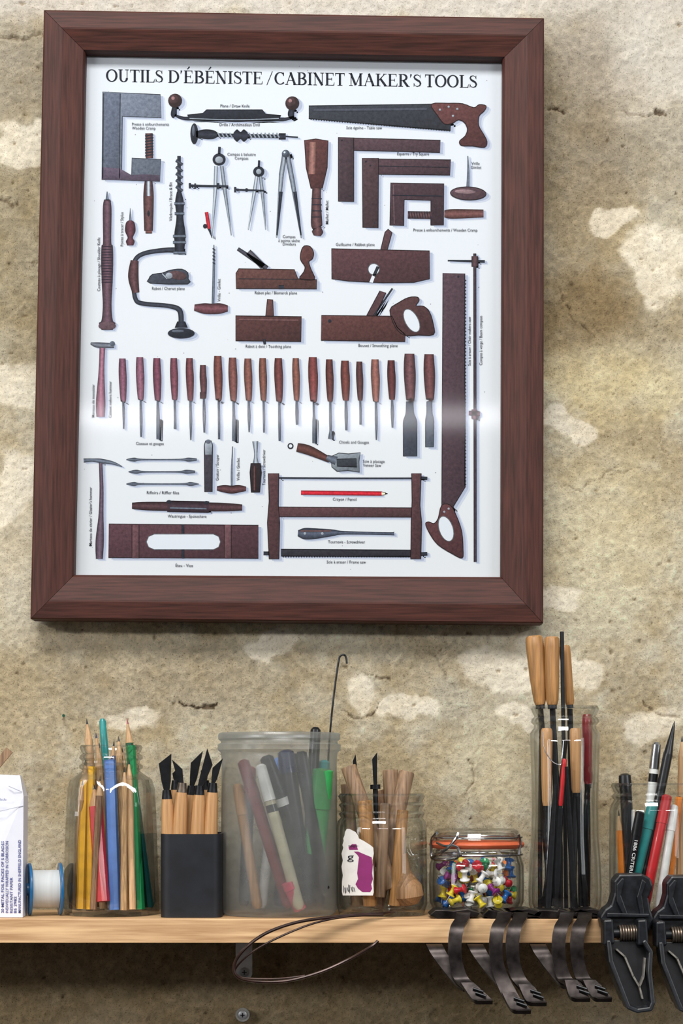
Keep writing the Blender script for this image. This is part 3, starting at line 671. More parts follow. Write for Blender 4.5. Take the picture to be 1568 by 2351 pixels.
pencil((215,1800,-.092),(236,2070,-.106),16,REDP,'thick glossy red pencil in the faceted jar',G1,8,tip=True,tiplen=.02,woodmat=TAN)
pencil((196,1745,-.078),(186,2090,-.090),11,YEL,'yellow pencil standing in the faceted jar',G1,6)
pencil((272,1690,-.075),(290,2090,-.099),9,WHTL,'brown wooden pencil in the faceted jar',G1,8)
pencil((300,1712,-.085),(322,2090,-.096),11,GRNP,'bright green pencil in the faceted jar',G1,6,tip=False)
pencil((312,1708,-.072),(302,2090,-.072),8,PW,'bare wood pencil standing in the faceted jar',G1,8)
pencil((204,1735,-.055),(205,2090,-.062),8,BLKP,'black pencil standing in the faceted jar',G1,6)
pencil((228,1705,-.060),(226,2090,-.060),8,BRW,'dark brown wooden pencil in the faceted jar',G1,8)
pencil((286,1760,-.097),(284,2090,-.108),8,WHTL,'pale wooden pencil standing in the faceted jar',G1,8)
pencil((192,1775,-.068),(176,2090,-.070),9,TAN2,'short brown pencil stub in the faceted jar',G1,8)
pen((262,1735,-.070),(250,2088,-.075),8,WHT,NAVY,'white pen with navy cap in the faceted jar',G1,'ballpoint_pen',.3)
pencil((303,1760,-.060),(345,2090,-.068),8,TEAL,'teal painted pencil standing in the faceted jar',G1,6,tip=False)
pencil((240,1720,-.048),(275,2090,-.046),8,NAVY,'navy painted pencil standing in the faceted jar',G1,6)
pencil((280,1715,-.052),(312,2090,-.052),8,WHTL,'bare wood pencil leaning in the faceted jar',G1,8)
pencil((210,1760,-.090),(206,2088,-.101),8,YEL,'golden yellow pencil standing in the faceted jar',G1,6,tip=False)
pencil((262,1700,-.060),(232,2088,-.048),8,BRW,'dark wooden pencil leaning in the faceted jar',G1,8)
pencil((230,1780,-.098),(214,2088,-.110),8,BRW,'brown wooden pencil leaning across the faceted jar',G1,8)
pencil((296,1742,-.092),(304,2088,-.106),8,PW,'weathered wooden pencil standing in the faceted jar',G1,8)
pencil((190,1790,-.085),(166,2088,-.078),8,WHTL,'short bare wood pencil in the faceted jar',G1,8)

# ---- black box with carving knives
bx=top('storage_box','matt black open box holding carving tools','box',on(436,-.075))
x0=W(367,0,-.115).x; x1=W(508,0,-.115).x; zt=W(0,1915,-.115).z; t2=.0025
def rrect(xa,xb,ya,yb,r,n=6):
    out=[]
    for cx,cy,a0 in ((xb-r,yb-r,0),(xa+r,yb-r,90),(xa+r,ya+r,180),(xb-r,ya+r,270)):
        for k in range(n+1):
            a=math.radians(a0+90*k/n); out.append((cx+r*math.cos(a),cy+r*math.sin(a)))
    return out
ro=rrect(x0,x1,-.115,-.035,.009); ri_=rrect(x0+t2,x1-t2,-.115+t2,-.035-t2,.0068); n=len(ro)
V=[(x,y,ZS+.0003) for x,y in ro]+[(x,y,zt) for x,y in ro]+[(x,y,zt) for x,y in ri_]+[(x,y,ZS+.003) for x,y in ri_]
F=[(r_*n+k,r_*n+(k+1)%n,(r_+1)*n+(k+1)%n,(r_+1)*n+k) for r_ in range(3) for k in range(n)]+[tuple(range(n))[::-1],tuple(range(3*n,4*n))]
mk('box_body',V,F,M('black_card',(20,23,30),.5,0,.3,60,col2=(12,14,20)),bx,smooth=True)
G2='carving tools in the black box'
for hx,hy,tx,ty_,bxx,y,w,sl in [(383,1822,379,1742,394,-.098,26,.004),(418,1806,407,1755,402,-.100,16,-.005),(440,1812,452,1738,422,-.083,20,.006),(458,1812,482,1737,446,-.100,20,-.006),(488,1806,500,1752,474,-.098,16,.005),(470,1800,470,1762,468,-.063,16,.003),(404,1800,404,1768,408,-.062,14,.003)]:
    pb=W(bxx,2085,y+.004); pb.z=ZS+.004; ph=W(hx,hy,y); r=17.5*sc(y)
    o=top('carving_knife','carving tool with pale wooden handle and black blade','carving tool',pb,G2)
    mk('wooden_handle',*tube([pb,lerp(pb,ph,.1),lerp(pb,ph,.6),lerp(pb,ph,.9),lerp(pb,ph,.965)],[r*.8,r,r*.98,r*.8,r*.66],16),TAN,o)
    mk('steel_ferrule',*tube([lerp(pb,ph,.955),lerp(pb,ph,1.03)],[r*.7,r*.55],14),BRONZE if hx==418 else STEEL,o)
    s_=sc(y); bt=W(tx,ty_,y)
    mk('knife_blade',*join(bladev(lerp(pb,ph,1.02),lerp(ph,bt,.35),w*.45*s_,w*.8*s_,.0035),bladev(lerp(ph,bt,.34),bt,w*.8*s_,w*1.15*s_,.003,sl)),BLACKST,o,smooth=False)

# ---- frosted plastic tub
yt=-.070; st_=sc(yt); cxt=(641-PXC)*st_
tub=top('plastic_tub','cloudy translucent plastic tub full of old markers','tub',(cxt,yt,ZS))
zz=lambda py: max(ZH+(HZ-py)*st_,ZS+.0003)
prof=[(131,1700),(134,1686),(137,1683),(140,1687),(140,1697),(134,1702),(134,1706),(141,1710),(141,1722),(134,1728),(132,1742),(133,1900),(135,2060),(134,2084),(130,2093),(122,2099)]
mk('tub_wall',*lathe(cxt,yt,[(r*st_,zz(py)) for r,py in prof]+[(.0001,ZS+.001)],72),FROST,tub)
G3='markers in the plastic tub'
DG=P('dark_grey_plastic',(44,46,52)); GRNM=P('bright_green_plastic',(58,170,90)); PNK=P('pink_plastic',(206,60,90)); CRM=P('cream_plastic',(196,188,160))
pen((655,1722,-.085),(705,2085,-.095),19,DG,NAVY,'grey marker with blue cap in the plastic tub',G3,capt=.15)
pen((610,1735,-.095),(735,2080,-.085),16,DG,DG,'dark grey marker leaning in the plastic tub',G3,end=WHT)
pen((557,1745,-.090),(665,2085,-.105),14,MAR,MAR,'maroon marker leaning in the plastic tub',G3)
pen((597,1755,-.105),(688,2088,-.112),13,CRM,WHT,'cream coloured pen leaning in the plastic tub',G3,end=DG)
pen((742,1765,-.092),(722,1965,-.085),24,GRNM,GRNM,'fat green highlighter standing in the plastic tub',G3,'highlighter',.45,cat='highlighter')
pen((745,1745,-.060),(720,2080,-.06),13,TEAL,TEAL,'teal marker standing in the plastic tub',G3)
pen((660,2025,-.112),(690,2092,-.108),15,PNK,PNK,'short pink marker lying low in the plastic tub',G3)
pen((725,1670,-.065),(700,2070,-.085),12,BLKP,BLKP,'black marker poking out of the plastic tub',G3)
pen((545,1800,-.08),(592,2088,-.09),12,TAN2,TAN,'wooden stick standing in the plastic tub',G3,'wooden_stick',cat='stick')
pen((680,1730,-.06),(640,2080,-.06),14,NAVY,BLKP,'navy marker standing in the plastic tub',G3)
pen((575,1760,-.055),(560,2080,-.07),13,DG,MAR,'grey marker with maroon cap in the plastic tub',G3)
pen((640,1740,-.07),(600,2085,-.075),12,WHT,BLUEP,'white marker with blue cap in the plastic tub',G3)
pen((690,1725,-.095),(745,2050,-.095),14,BLKP,DG,'black marker leaning in the plastic tub',G3)
hk=[W(735,2060,-.045),W(750,1800,-.045),W(758,1680,-.046),W(766,1600,-.046),W(777,1520,-.046),W(783,1505,-.046),W(791,1504,-.046),W(795,1512,-.046),W(796,1524,-.046)]
o=mk('wire_hook',*tube(cr(hk,6),.0009,8),STEEL); meta(o,'thin dark wire hook rising out of the plastic tub','hook')

# ---- dowel jar
yd=-.074
j2,cx2,s2=glass_jar('glass_jar','wide clear glass jar with torn label holding wooden dowels','jar',876,yd,
 [(92,1826,0),(96,1822,0),(100,1828,0),(95,1838,0),(93,1842,0),(99,1848,0),(94,1855,0),(93,1862,0),(99,1868,0),(94,1877,0),(101,1886,0),(104,1905,0),(105,2000,0),(105,2075,0),(98,2098,0)])
G4='wooden dowels in the jar'
def dowel(tp,bp_,r,label,mat=DOWEL):
    p0=Pq(*bp_); p1=Pq(*tp); rr_=r*sc(p1.y)
    o=mk('wooden_dowel',*tube([p0,lerp(p0,p1,.01),lerp(p0,p1,.99),p1],[rr_*.9,rr_,rr_,rr_*.93],20),mat); meta(o,label,'dowel',G4)
dowel((800,1760,-.085),(900,2040,-.096),18,'long leaning grey wooden dowel in the jar')
dowel((896,1768,-.06),(912,2085,-.068),18,'upright thick wooden dowel in the jar')
dowel((934,1772,-.070),(862,2085,-.085),18,'thick wooden dowel leaning in the jar')
dowel((838,1838,-.098),(850,2080,-.096),16,'short rounded wooden dowel in the jar',TAN2)
dowel((796,1800,-.06),(820,2080,-.062),14,'pale wooden dowel standing in the jar')
dowel((885,1845,-.100),(872,2060,-.104),12,'thin wooden dowel in the jar')
dowel((925,1860,-.095),(905,2080,-.100),13,'short old wooden dowel in the jar',TAN2)
dowel((870,1815,-.055),(935,2080,-.055),14,'brown wooden dowel standing behind others in jar',BRW)
p0=W(925,1960,-.098);p1=W(940,2080,-.096)
o=mk('mushroom_handle',*tube([p0,lerp(p0,p1,.3),lerp(p0,p1,.45),lerp(p0,p1,.62),lerp(p0,p1,.82),lerp(p0,p1,.97),p1],[.004,.0045,.008,.0128,.0135,.008,.001],20),wood('brown_turned',(160,120,80),.2)); meta(o,'rounded turned wooden mushroom handle in the jar','tool handle',G4)
for tp,bt,w in (((860,1735,-.08),(866,1990,-.08),12),((813,1740,-.055),(845,1990,-.055),9)):
    a_=Pq(*bt); b2=Pq(*tp); o=top('small_chisel','small black steel chisel standing among the dowels','chisel',a_,G4)
    mk('chisel_shank',*tube([a_,lerp(a_,b2,.72)],.0022,10),BLACKST,o)
    mk('chisel_collar',*tube([lerp(a_,b2,.70),lerp(a_,b2,.74)],.0045,12),STEEL,o)
    mk('chisel_blade',*bladev(lerp(a_,b2,.74),b2,w*s2*.7,w*s2,.0025,.003),BLACKST,o,smooth=False)
def onjar(px,py,cx,yc,R_,off=.0004):
    c=Vector((0,-D,ZH)); d=W(px,py,0)-c
    A=d.x**2+d.y**2; B=2*((c.x-cx)*d.x+(c.y-yc)*d.y); Cq=(c.x-cx)**2+(c.y-yc)**2-(R_+off)**2
    disc_=max(B*B-4*A*Cq,0); return c+d*((-B-math.sqrt(disc_))/(2*A))
def jarpatch(name,rows,mat,parent,cx,yc,R_,off,label=None,n=10):
    V=[];F=[]
    for py,a,b in rows:
        for k in range(n+1): V.append(onjar(a+(b-a)*k/n,py,cx,yc,R_,off))
    for i in range(len(rows)-1):
        for k in range(n): F.append((i*(n+1)+k,(i+1)*(n+1)+k,(i+1)*(n+1)+k+1,i*(n+1)+k+1))
    return mk(name,V,F,mat,parent,label=label)
R2=105*s2
jarpatch('torn_label',[(1903,796,802),(1910,792,816),(1918,791,822),(1925,788,824),(1930,789,834),(1940,786,850),(1946,788,857),(1960,784,858),(1975,787,855),(1990,784,857),(2010,787,858),(2025,785,857),(2048,785,858),(2056,787,856)],M('label_white',(226,222,216),.7,0,.05),j2,cx2,yd,R2,.0005,'torn white and magenta paper label')
MAG=M('label_magenta',(136,28,102),.6,0,.1)
jarpatch('label_print',[(1955,812,822),(1962,820,838),(1968,824,853),(1985,822,856),(2005,820,854),(2018,822,856),(2030,816,852),(2040,822,854),(2048,832,850)],MAG,j2,cx2,yd,R2,.0007)
jarpatch('label_print',[(1938,808,818),(1946,800,820),(1951,802,822)],MAG,j2,cx2,yd,R2,.0007,n=3)
V_,F_=text2d('g',3); INKM=M('label_ink',(30,26,40),.6)
mk('label_print',[onjar(797+u*15,1974-v*22,cx2,yd,R2,.0008) for u,v in V_],F_,INKM,j2)
V_,F_=text2d('mpagne :',3); mk('label_print',[onjar(800+u*24,1944-v*8,cx2,yd,R2,.0010) for u,v in V_],F_,INKM,j2)
sq=[]
for k in range(9):
    xx=788+k*3; sq.append(tube([onjar(xx,2030+random.uniform(0,8),cx2,yd,R2,.0008),onjar(xx+random.uniform(-1,3),2046+random.uniform(0,6),cx2,yd,R2,.0008)],.0003,5))
mk('label_print',*join(*sq),INKM,j2)

# ---- clip-top jar with push pins
yg=-.078
j3,cx3,s3=glass_jar('clip_top_jar','small clip top glass jar full of coloured push pins','jar',1094,yg,
 [(98,1952,0),(101,1950,0),(103,1956,0),(102,1964,0),(104,1972,0),(108,1985,0),(109,2030,0),(108,2070,0),(100,2090,0)])
zp=lambda py: ZH+(HZ-py)*s3
mk('glass_lid',*lathe(cx3,yg,[(r*s3,zp(q)) for r,q in [(.1,1907),(70,1905),(88,1903),(95,1907),(98,1914),(101,1922),(103,1926),(101,1930),(95,1930),(92,1920),(84,1912),(60,1911),(.1,1912)]],64),GLASS,j3)
mk('rubber_seal',*lathe(cx3,yg,[(r*s3,zp(q)) for r,q in [(88,1934),(88,1931),(104,1931),(108,1934),(110,1938),(107,1944),(102,1947),(88,1947)]],64,True),P('orange_rubber',(206,98,58),.5),j3,label='orange rubber sealing ring')
def wire(name,pts,r,parent,n=5,mat=CHROME): return mk(name,*tube(cr(pts,n),r,8),mat,parent)
Rw=105*s3
def circ(R_,z,n=40): return [(cx3+R_*math.cos(2*math.pi*k/n),yg+R_*math.sin(2*math.pi*k/n),z) for k in range(n+1)]
wire('neck_wire',circ(Rw,zp(1961)),.0010,j3,1)
wire('lid_wire',circ(Rw*.99,zp(1922)),.0009,j3,1)
oj=lambda px,py,off=.003: onjar(px,py,cx3,yg,Rw,off)
wire('wire_latch',[oj(1003,1912),oj(992,1925),oj(990,1945),oj(991,1968),oj(1000,1973),oj(1025,1974),oj(1048,1970),oj(1055,1958),oj(1050,1945)],.0013,j3)
wire('wire_latch',[oj(1052,1912,.002),oj(1046,1925,.004),oj(1030,1945,.005),oj(1008,1960,.005),oj(992,1968,.004)],.0013,j3)
wire('wire_latch',[oj(1003,1935,.004),oj(1020,1942,.005),oj(1040,1941,.005),oj(1052,1946,.004)],.0010,j3)
wire('wire_latch',[oj(1190,1915,.002),oj(1194,1935,.002),oj(1191,1962,.001)],.0012,j3)
def pinmesh(col,name):
    prof=[(.0001,0),(.0046,0),(.0048,.0006),(.0046,.0012),(.0026,.0018),(.0022,.0045),(.0024,.0075),(.0036,.0088),(.0040,.0094),(.0038,.0104),(.0001,.0108)]
    me=bpy.data.meshes.new(name); v,f=lathe(0,0,prof,16); me.from_pydata([(a[0],a[1],a[2]-.005) for a in v],[],f); me.update(); me.materials.append(P(name,col,.25))
    me.polygons.foreach_set('use_smooth',[True]*len(me.polygons)); return me
nme=bpy.data.meshes.new('needle'); v,f=tube([(0,0,-.005),(0,0,-.011),(0,0,-.0135)],[.0005,.0005,.0001],6); nme.from_pydata([tuple(q) for q in v],[],f); nme.update(); nme.materials.append(CHROME)
pcs=[((242,240,234),'white'),((232,208,50),'yellow'),((36,110,190),'blue'),((40,150,90),'green'),((206,36,50),'red'),((146,44,128),'purple'),((236,130,56),'orange')]
pins=[pinmesh(c,'pin_'+n_) for c,n_ in pcs]; names_=[n_ for _,n_ in pcs]
pts_=[]; tries=0
rp=random.Random(12)
while len(pts_)<120 and tries<30000:
    tries+=1
    r=.0308*math.sqrt(rp.random()); a_=rp.uniform(0,2*math.pi)
    q=Vector((cx3+r*math.cos(a_),yg+r*math.sin(a_),ZS+.0115+rp.random()*.034))
    if all((q-w_).length>.0084 for w_ in pts_): pts_.append(q)
for q in pts_:
    k=rp.choice([0,0,0,1,1,1,2,2,3,4,4,5,6])
    o=bpy.data.objects.new('push_pin',pins[k]); COL.objects.link(o); o.location=q; o.scale=(.92,.92,.92)
    dv=Vector((rp.gauss(0,1),rp.gauss(-.5,1),rp.gauss(.2,1))).normalized(); o.rotation_mode='QUATERNION'
    if rp.random()<.5: dv=-dv
    o.rotation_quaternion=dv.to_track_quat('Z','Y')
    meta(o,'%s plastic push pin heaped in the clip top jar'%names_[k],'push pin','push pins in the clip top jar')
    c_=bpy.data.objects.new('steel_needle',nme); COL.objects.link(c_); c_.parent=o

# ---- tall jar
yt2=-.072
j4,cx4,s4=glass_jar('glass_jar','tall clear glass jar holding files and tools','jar',1297,yt2,
 [(70,1626,0),(74,1621,0),(78,1628,0),(73,1640,0),(70,1645,0),(77,1652,0),(78,1658,0),(71,1665,0),(72,1672,0),(80,1684,0),(79,1720,0),(77,1780,0),(76,1850,0),(77,1920,0),(82,1985,0),(84,2040,0),(83,2075,0),(77,2098,0)])
G5='files in the tall jar'
def filetool(top_,neck,bot,r,mat,label,taper=.72):
    b0=Pq(*bot); n0=Pq(*neck); t0=Pq(*top_); R_=r*sc(t0.y)
    o=top('hand_file',label,'file',b0,G5)
    mk('file_handle',*tube([n0,lerp(n0,t0,.06),lerp(n0,t0,.4),lerp(n0,t0,.85),lerp(n0,t0,.97),t0],[R_*taper*.8,R_*taper,R_*.9,R_,R_*.95,R_*.75],18),mat,o)
    mk('file_ferrule',*tube([lerp(n0,t0,-.06),lerp(n0,t0,.04)],R_*taper*.75,14),STEEL,o)
    mk('file_blade',*tube([b0,lerp(b0,n0,.3),lerp(b0,n0,.98)],[.001,.0034,.0025],8,flat=.6),BLACKST,o)
filetool((1226,1460,-.078),(1240,1618,-.078),(1275,2090,-.078),21,TAN2,'file with tan wooden handle above the tall jar',.68)
filetool((1267,1462,-.082),(1268,1618,-.082),(1290,2090,-.09),18,TAN2,'file with turned wooden handle above the tall jar',.8)
filetool((1296,1482,-.066),(1308,1618,-.066),(1320,2090,-.066),13,TAN2,'slim file with pale wooden handle in tall jar',.85)
filetool((1255,1672,-.088),(1255,1850,-.088),(1262,2090,-.094),14,TAN,'file with pale handle inside the tall jar',.75)
filetool((1321,1672,-.088),(1323,1820,-.088),(1312,2090,-.095),14,TAN,'file with wooden handle inside the tall jar',.8)
filetool((1348,1640,-.070),(1350,1800,-.070),(1330,2090,-.072),12,P('dark_red_handle',(130,24,32)),'file with dark red handle in the tall jar',.9)
filetool((1296,1742,-.098),(1287,1850,-.098),(1276,2090,-.098),6,REDP,'tiny red handled needle file in tall jar',.9)
def rod(name,a_,b2,r,mat,label,cat,grp,n=8,flat=1,rt=None):
    A_=Pq(*a_);B_=Pq(*b2)
    o=mk(name,*tube([A_,lerp(A_,B_,.5),B_],[r,r,r if rt is None else rt],n,flat=flat),mat); meta(o,label,cat,grp); return o
rod('steel_rod',(1300,2085,-.08),(1290,1450,-.085),.0018,BLACKST,'long thin black steel rod in the tall jar','rod',G5)
for a_,b2,r in (((1240,2085,-.08),(1240,1690,-.075),.002),((1258,2085,-.10),(1275,1800,-.095),.003),((1335,2080,-.08),(1328,1700,-.06),.0025),((1350,2080,-.07),(1352,1800,-.08),.002),((1320,2085,-.098),(1300,1760,-.1),.0028),((1250,2085,-.06),(1300,1700,-.05),.003),((1285,2085,-.06),(1262,1860,-.085),.003),((1345,2085,-.09),(1326,1830,-.092),.0026),((1268,2085,-.05),(1240,1780,-.06),.0034)):
    rod('needle_file',a_,b2,r,BLACKST,'narrow black steel needle file inside the tall jar','file',G5,8,.6,r*.5)
o=mk('wire_scrap',*tube(cr([W(1247,1680,-.098),W(1250,1720,-.1),W(1268,1748,-.102),W(1286,1755,-.102),W(1290,1740,-.1),W(1294,1700,-.1)],6),.0004,6),CHROME); meta(o,'thin silver wire curled inside the tall jar','wire')

# ---- right jar
yr=-.078
j5,cx5,s5=glass_jar('glass_jar','clear glass jar holding pens and mechanical pencils','jar',1500,yr,
 [(90,1802,0),(94,1798,0),(97,1804,0),(92,1815,0),(89,1820,0),(96,1828,0),(90,1836,0),(96,1846,0),(100,1860,0),(101,1950,0),(101,2060,0),(95,2095,0)])
G6='pens in the glass jar'
pencil((1549,1655,-.088),(1462,2085,-.1),11,BLKP,'black pencil with long point in the glass jar',G6,12,woodmat=BLKP,tiplen=.03)
pen((1508,1704,-.085),(1470,2085,-.085),11,WHT,CHROME,'white mechanical pencil with metal end in the jar',G6,'mechanical_pencil',.16,end=BLKP,cat='pen')
pen((1434,1776,-.085),(1452,2080,-.09),14,BLKP,BLKP,'black felt marker standing in the glass jar',G6,capt=.1)
pen((1500,1842,-.10),(1442,2085,-.104),13,TEAL,TEAL,'teal felt pen in the glass jar',G6,'felt_pen')
pen((1532,1825,-.10),(1478,2088,-.112),12,REDP,REDP,'red ballpoint pen in the glass jar',G6,'ballpoint_pen')
cpn=pen((1470,1862,-.112),(1432,2085,-.105),11,BLKP,BLKP,'black mechanical pencil with white lettering in the jar',G6,'mechanical_pencil')
pen((1548,1848,-.095),(1512,2088,-.11),10,WHT,WHT,'white ballpoint pen in the glass jar',G6,'ballpoint_pen')
pencil((1560,1830,-.085),(1530,2085,-.09),9,P('orange_paint',(224,128,40)),'orange pencil in the glass jar',G6,6,tip=False)
pencil((1420,1860,-.085),(1432,2085,-.095),8,P('orange_paint',(224,128,40)),'orange pencil stub in the glass jar',G6,6)
pencil((1566,1690,-.07),(1560,2085,-.07),9,PW,'bare wood pencil standing in the glass jar',G6,8)
V_,F_=text2d('1886 CRITERIUM',2,.01)
A_=Pq(1470,1862,-.112); B_=Pq(1432,2085,-.105); dd=(B_-A_).normalized(); xx=Vector((-dd.z,0,dd.x)).normalized()
pa=lerp(A_,B_,.30)
mk('pen_lettering',[pa+dd*(u*.036)+xx*(v*.0042-.0014)+Vector((0,-.0049,0)) for u,v in V_],F_,WHT,cpn,smooth=False)

# ---- blade carton
ctn=top('blade_carton','white cardboard carton of blades with blue printing','carton',on(10,-.08))
fr=[(-60,2105),(52,2105),(54,1828),(42,1780),(-60,1776)]
V=[W(a,b,-.112) for a,b in fr]; V[0].z=V[1].z=ZS+.0003
back=[Vector((v.x-.001,-.082,v.z)) for v in V]
V[3].y=-.103; V[4].y=-.103; back[3].y=-.09; back[4].y=-.09
n=5
F=[(0,1,2),(0,2,3,4),tuple(range(2*n-1,n-1,-1))]+[(i,n+i,n+(i+1)%n,(i+1)%n) for i in range(n)]
mk('carton_body',V+back,F,M('white_card',(228,229,238),.5,0,.04,40),ctn,smooth=False)
mk('carton_seam',*join(tube([W(-30,1862,-.1126),W(2,1862,-.1126),W(53,1850,-.1126)],.00025,6),tube([W(20,1805,-.107),W(50,1818,-.1105)],.0003,6)),M('seam_grey',(170,172,184),.6),ctn)
BLI=M('blue_ink',(62,70,140),.6)
for s_,x,yb_,yt_ in (('20 METAL FOIL PACKS OF 5 BLADES',5,2100,1935),('INDIVIDUALLY WRAPPED IN CORROSION',15,2100,1935),('RESISTANT PAPER',25,2100,2018),('BS 2982',34,2100,2062),('MANUFACTURED IN SHEFFIELD ENGLAND',44,2100,1932)):
    V_,F_=text2d(s_,2,.01); L_=yb_-yt_
    mk('carton_lettering',[W(x+4-v*9,yb_-4-u*L_,-.1126) for u,v in V_],F_,BLI,ctn,smooth=False)
V_,F_=text2d('blade',2); mk('carton_lettering',[W(-5+u*20,1838-v*8,-.1126) for u,v in V_],F_,BLI,ctn,smooth=False)
o=mk('wooden_stick',*bladev(W(-260,2060,-.03),W(22,1722,-.03),.006,.007,.003),DOWEL,smooth=False); meta(o,'weathered wooden stick leaning behind the white carton','stick')

# ---- tape reel
ys=-.085; ss=sc(ys)
tr_=top('tape_reel','white tape wound on a bright blue plastic reel','tape reel',on(104,ys))
R_f=60*ss; cR=Vector(((103-PXC)*ss,ys,ZS+R_f+.0003)); ax=Vector((math.cos(math.radians(14)),math.sin(math.radians(14)),0))
def disc(t0,t1,R_,n=40): return tube([cR+ax*t0*ss,cR+ax*t1*ss],R_,n)
BLU=P('cyan_blue_plastic',(22,98,150))
mk('tape_roll',*disc(-31,31,44*ss),M('white_tape',(196,200,200),.6,0,.06,300,stretch=(1,.02,.02)),tr_)
mk('reel_flange',*disc(-38,-31.5,R_f),BLU,tr_,bevel=.0006); mk('reel_flange',*disc(31.5,38,R_f),BLU,tr_,bevel=.0006)
mk('reel_hub',*disc(-41,41,14*ss),BLU,tr_)

# ---- cable
o=mk('copper_cable',*tube(cr([W(905,2093,-.10),W(885,2097,-.122),W(840,2100,-.134),W(760,2106,-.142),W(680,2118,-.150),W(610,2143,-.158),W(562,2178,-.165),W(538,2214,-.165),W(545,2243,-.165),W(590,2254,-.162),W(660,2252,-.158),W(735,2232,-.152),W(800,2203,-.146),W(850,2175,-.136),W(868,2160,-.1335)],6),.0014,8),COPPER); meta(o,'thin copper brown cable looping off the shelf edge','cable')
o=mk('copper_cable',*tube(cr([W(880,2100,-.132),W(800,2104,-.139),W(720,2120,-.147),W(640,2152,-.155),W(580,2185,-.160),W(546,2216,-.161),W(540,2235,-.161),W(565,2246,-.160),W(640,2247,-.156),W(700,2240,-.152)],6),.0009,8),COPPER); meta(o,'second strand of copper brown cable beneath the shelf','cable')

# ------------------------------------------------------------------ spring steel clips
G7='spring steel clips on the shelf edge'
def clip(x,yb_,dx,foot=(-65,65),arm=True,label='bent dark spring steel clip hooked over the shelf edge'):
    s_=sc(-.14); w=32*s_
    o=top('spring_clip',label,'clip',W(x,yb_,-.14),G7)
    f0,f1=foot
    V,F=extr([(x+f0,2098),(x+f0+14,2086),(x-10,2088),(x+f1-30,2084),(x+f1,2092),(x+f1-6,2101),(x+10,2104),(x+f0+18,2106)],-.128,-.09)
    dz=ZS+.0002-min(v.z for v in V); V=[Vector((v.x,v.y,v.z+dz)) for v in V]
    mk('upper_jaw',V,F,SPRST,o,smooth=False,bevel=.0005)
    sp=[(x+8,2096,-.122),(x+12,2098,-.133),(x+8,2112,-.143),(x-3,2132,-.152),(x-8,2170,-.156),(x-5,2210,-.157),(x+6,2246,-.159),(x+26,yb_-30,-.165),(x+dx,yb_-6,-.170)]
    P3=[W(*q) for q in sp]; P3[0].z=ZS+.0028; P3[1].z=max(P3[1].z,ZS+.003)
    mk('spring_strip',*ribbon(P3,[w*.9,w,w,w,w*.95,w*.95,w*1.05,w*1.15,w*1.0],.0026),SPRST,o)
    ex=[(x+20,yb_-38,-.1655),(x+dx+2,yb_-2,-.173),(x+dx+12,yb_+6,-.1755)]
    mk('clip_toe',*ribbon([W(*q) for q in ex],[w*.9,w*1.35,w*1.05],.0044),SPRST,o,bevel=.0008)
    mk('toe_slot',*join(tube([W(x+34,yb_-27,-.172),W(x+58,yb_-19,-.175)],.0011,8),tube([W(x+40,yb_-17,-.174),W(x+64,yb_-9,-.177)],.0011,8)),BLACKST,o)
    if arm:
        ar=[(x-58,2160,-.10),(x-55,2172,-.134),(x-38,2200,-.142),(x-14,2232,-.150),(x+12,2262,-.158),(x+30,yb_-22,-.163)]
        P4=[W(*q) for q in ar]; P4[0].z=ZS-th-.0018; P4[1].z=min(P4[1].z,ZS-th-.0018)
        mk('lower_strip',*ribbon(P4,[w*1.15]*6,.0026),SPRST,o)
clip(1052,2296,50,(-66,50)); clip(1146,2318,44,(-38,16)); clip(1184,2300,42,(-12,60),False)
clip(1290,2290,36,(-66,22)); clip(1332,2290,44,(-16,60),False)

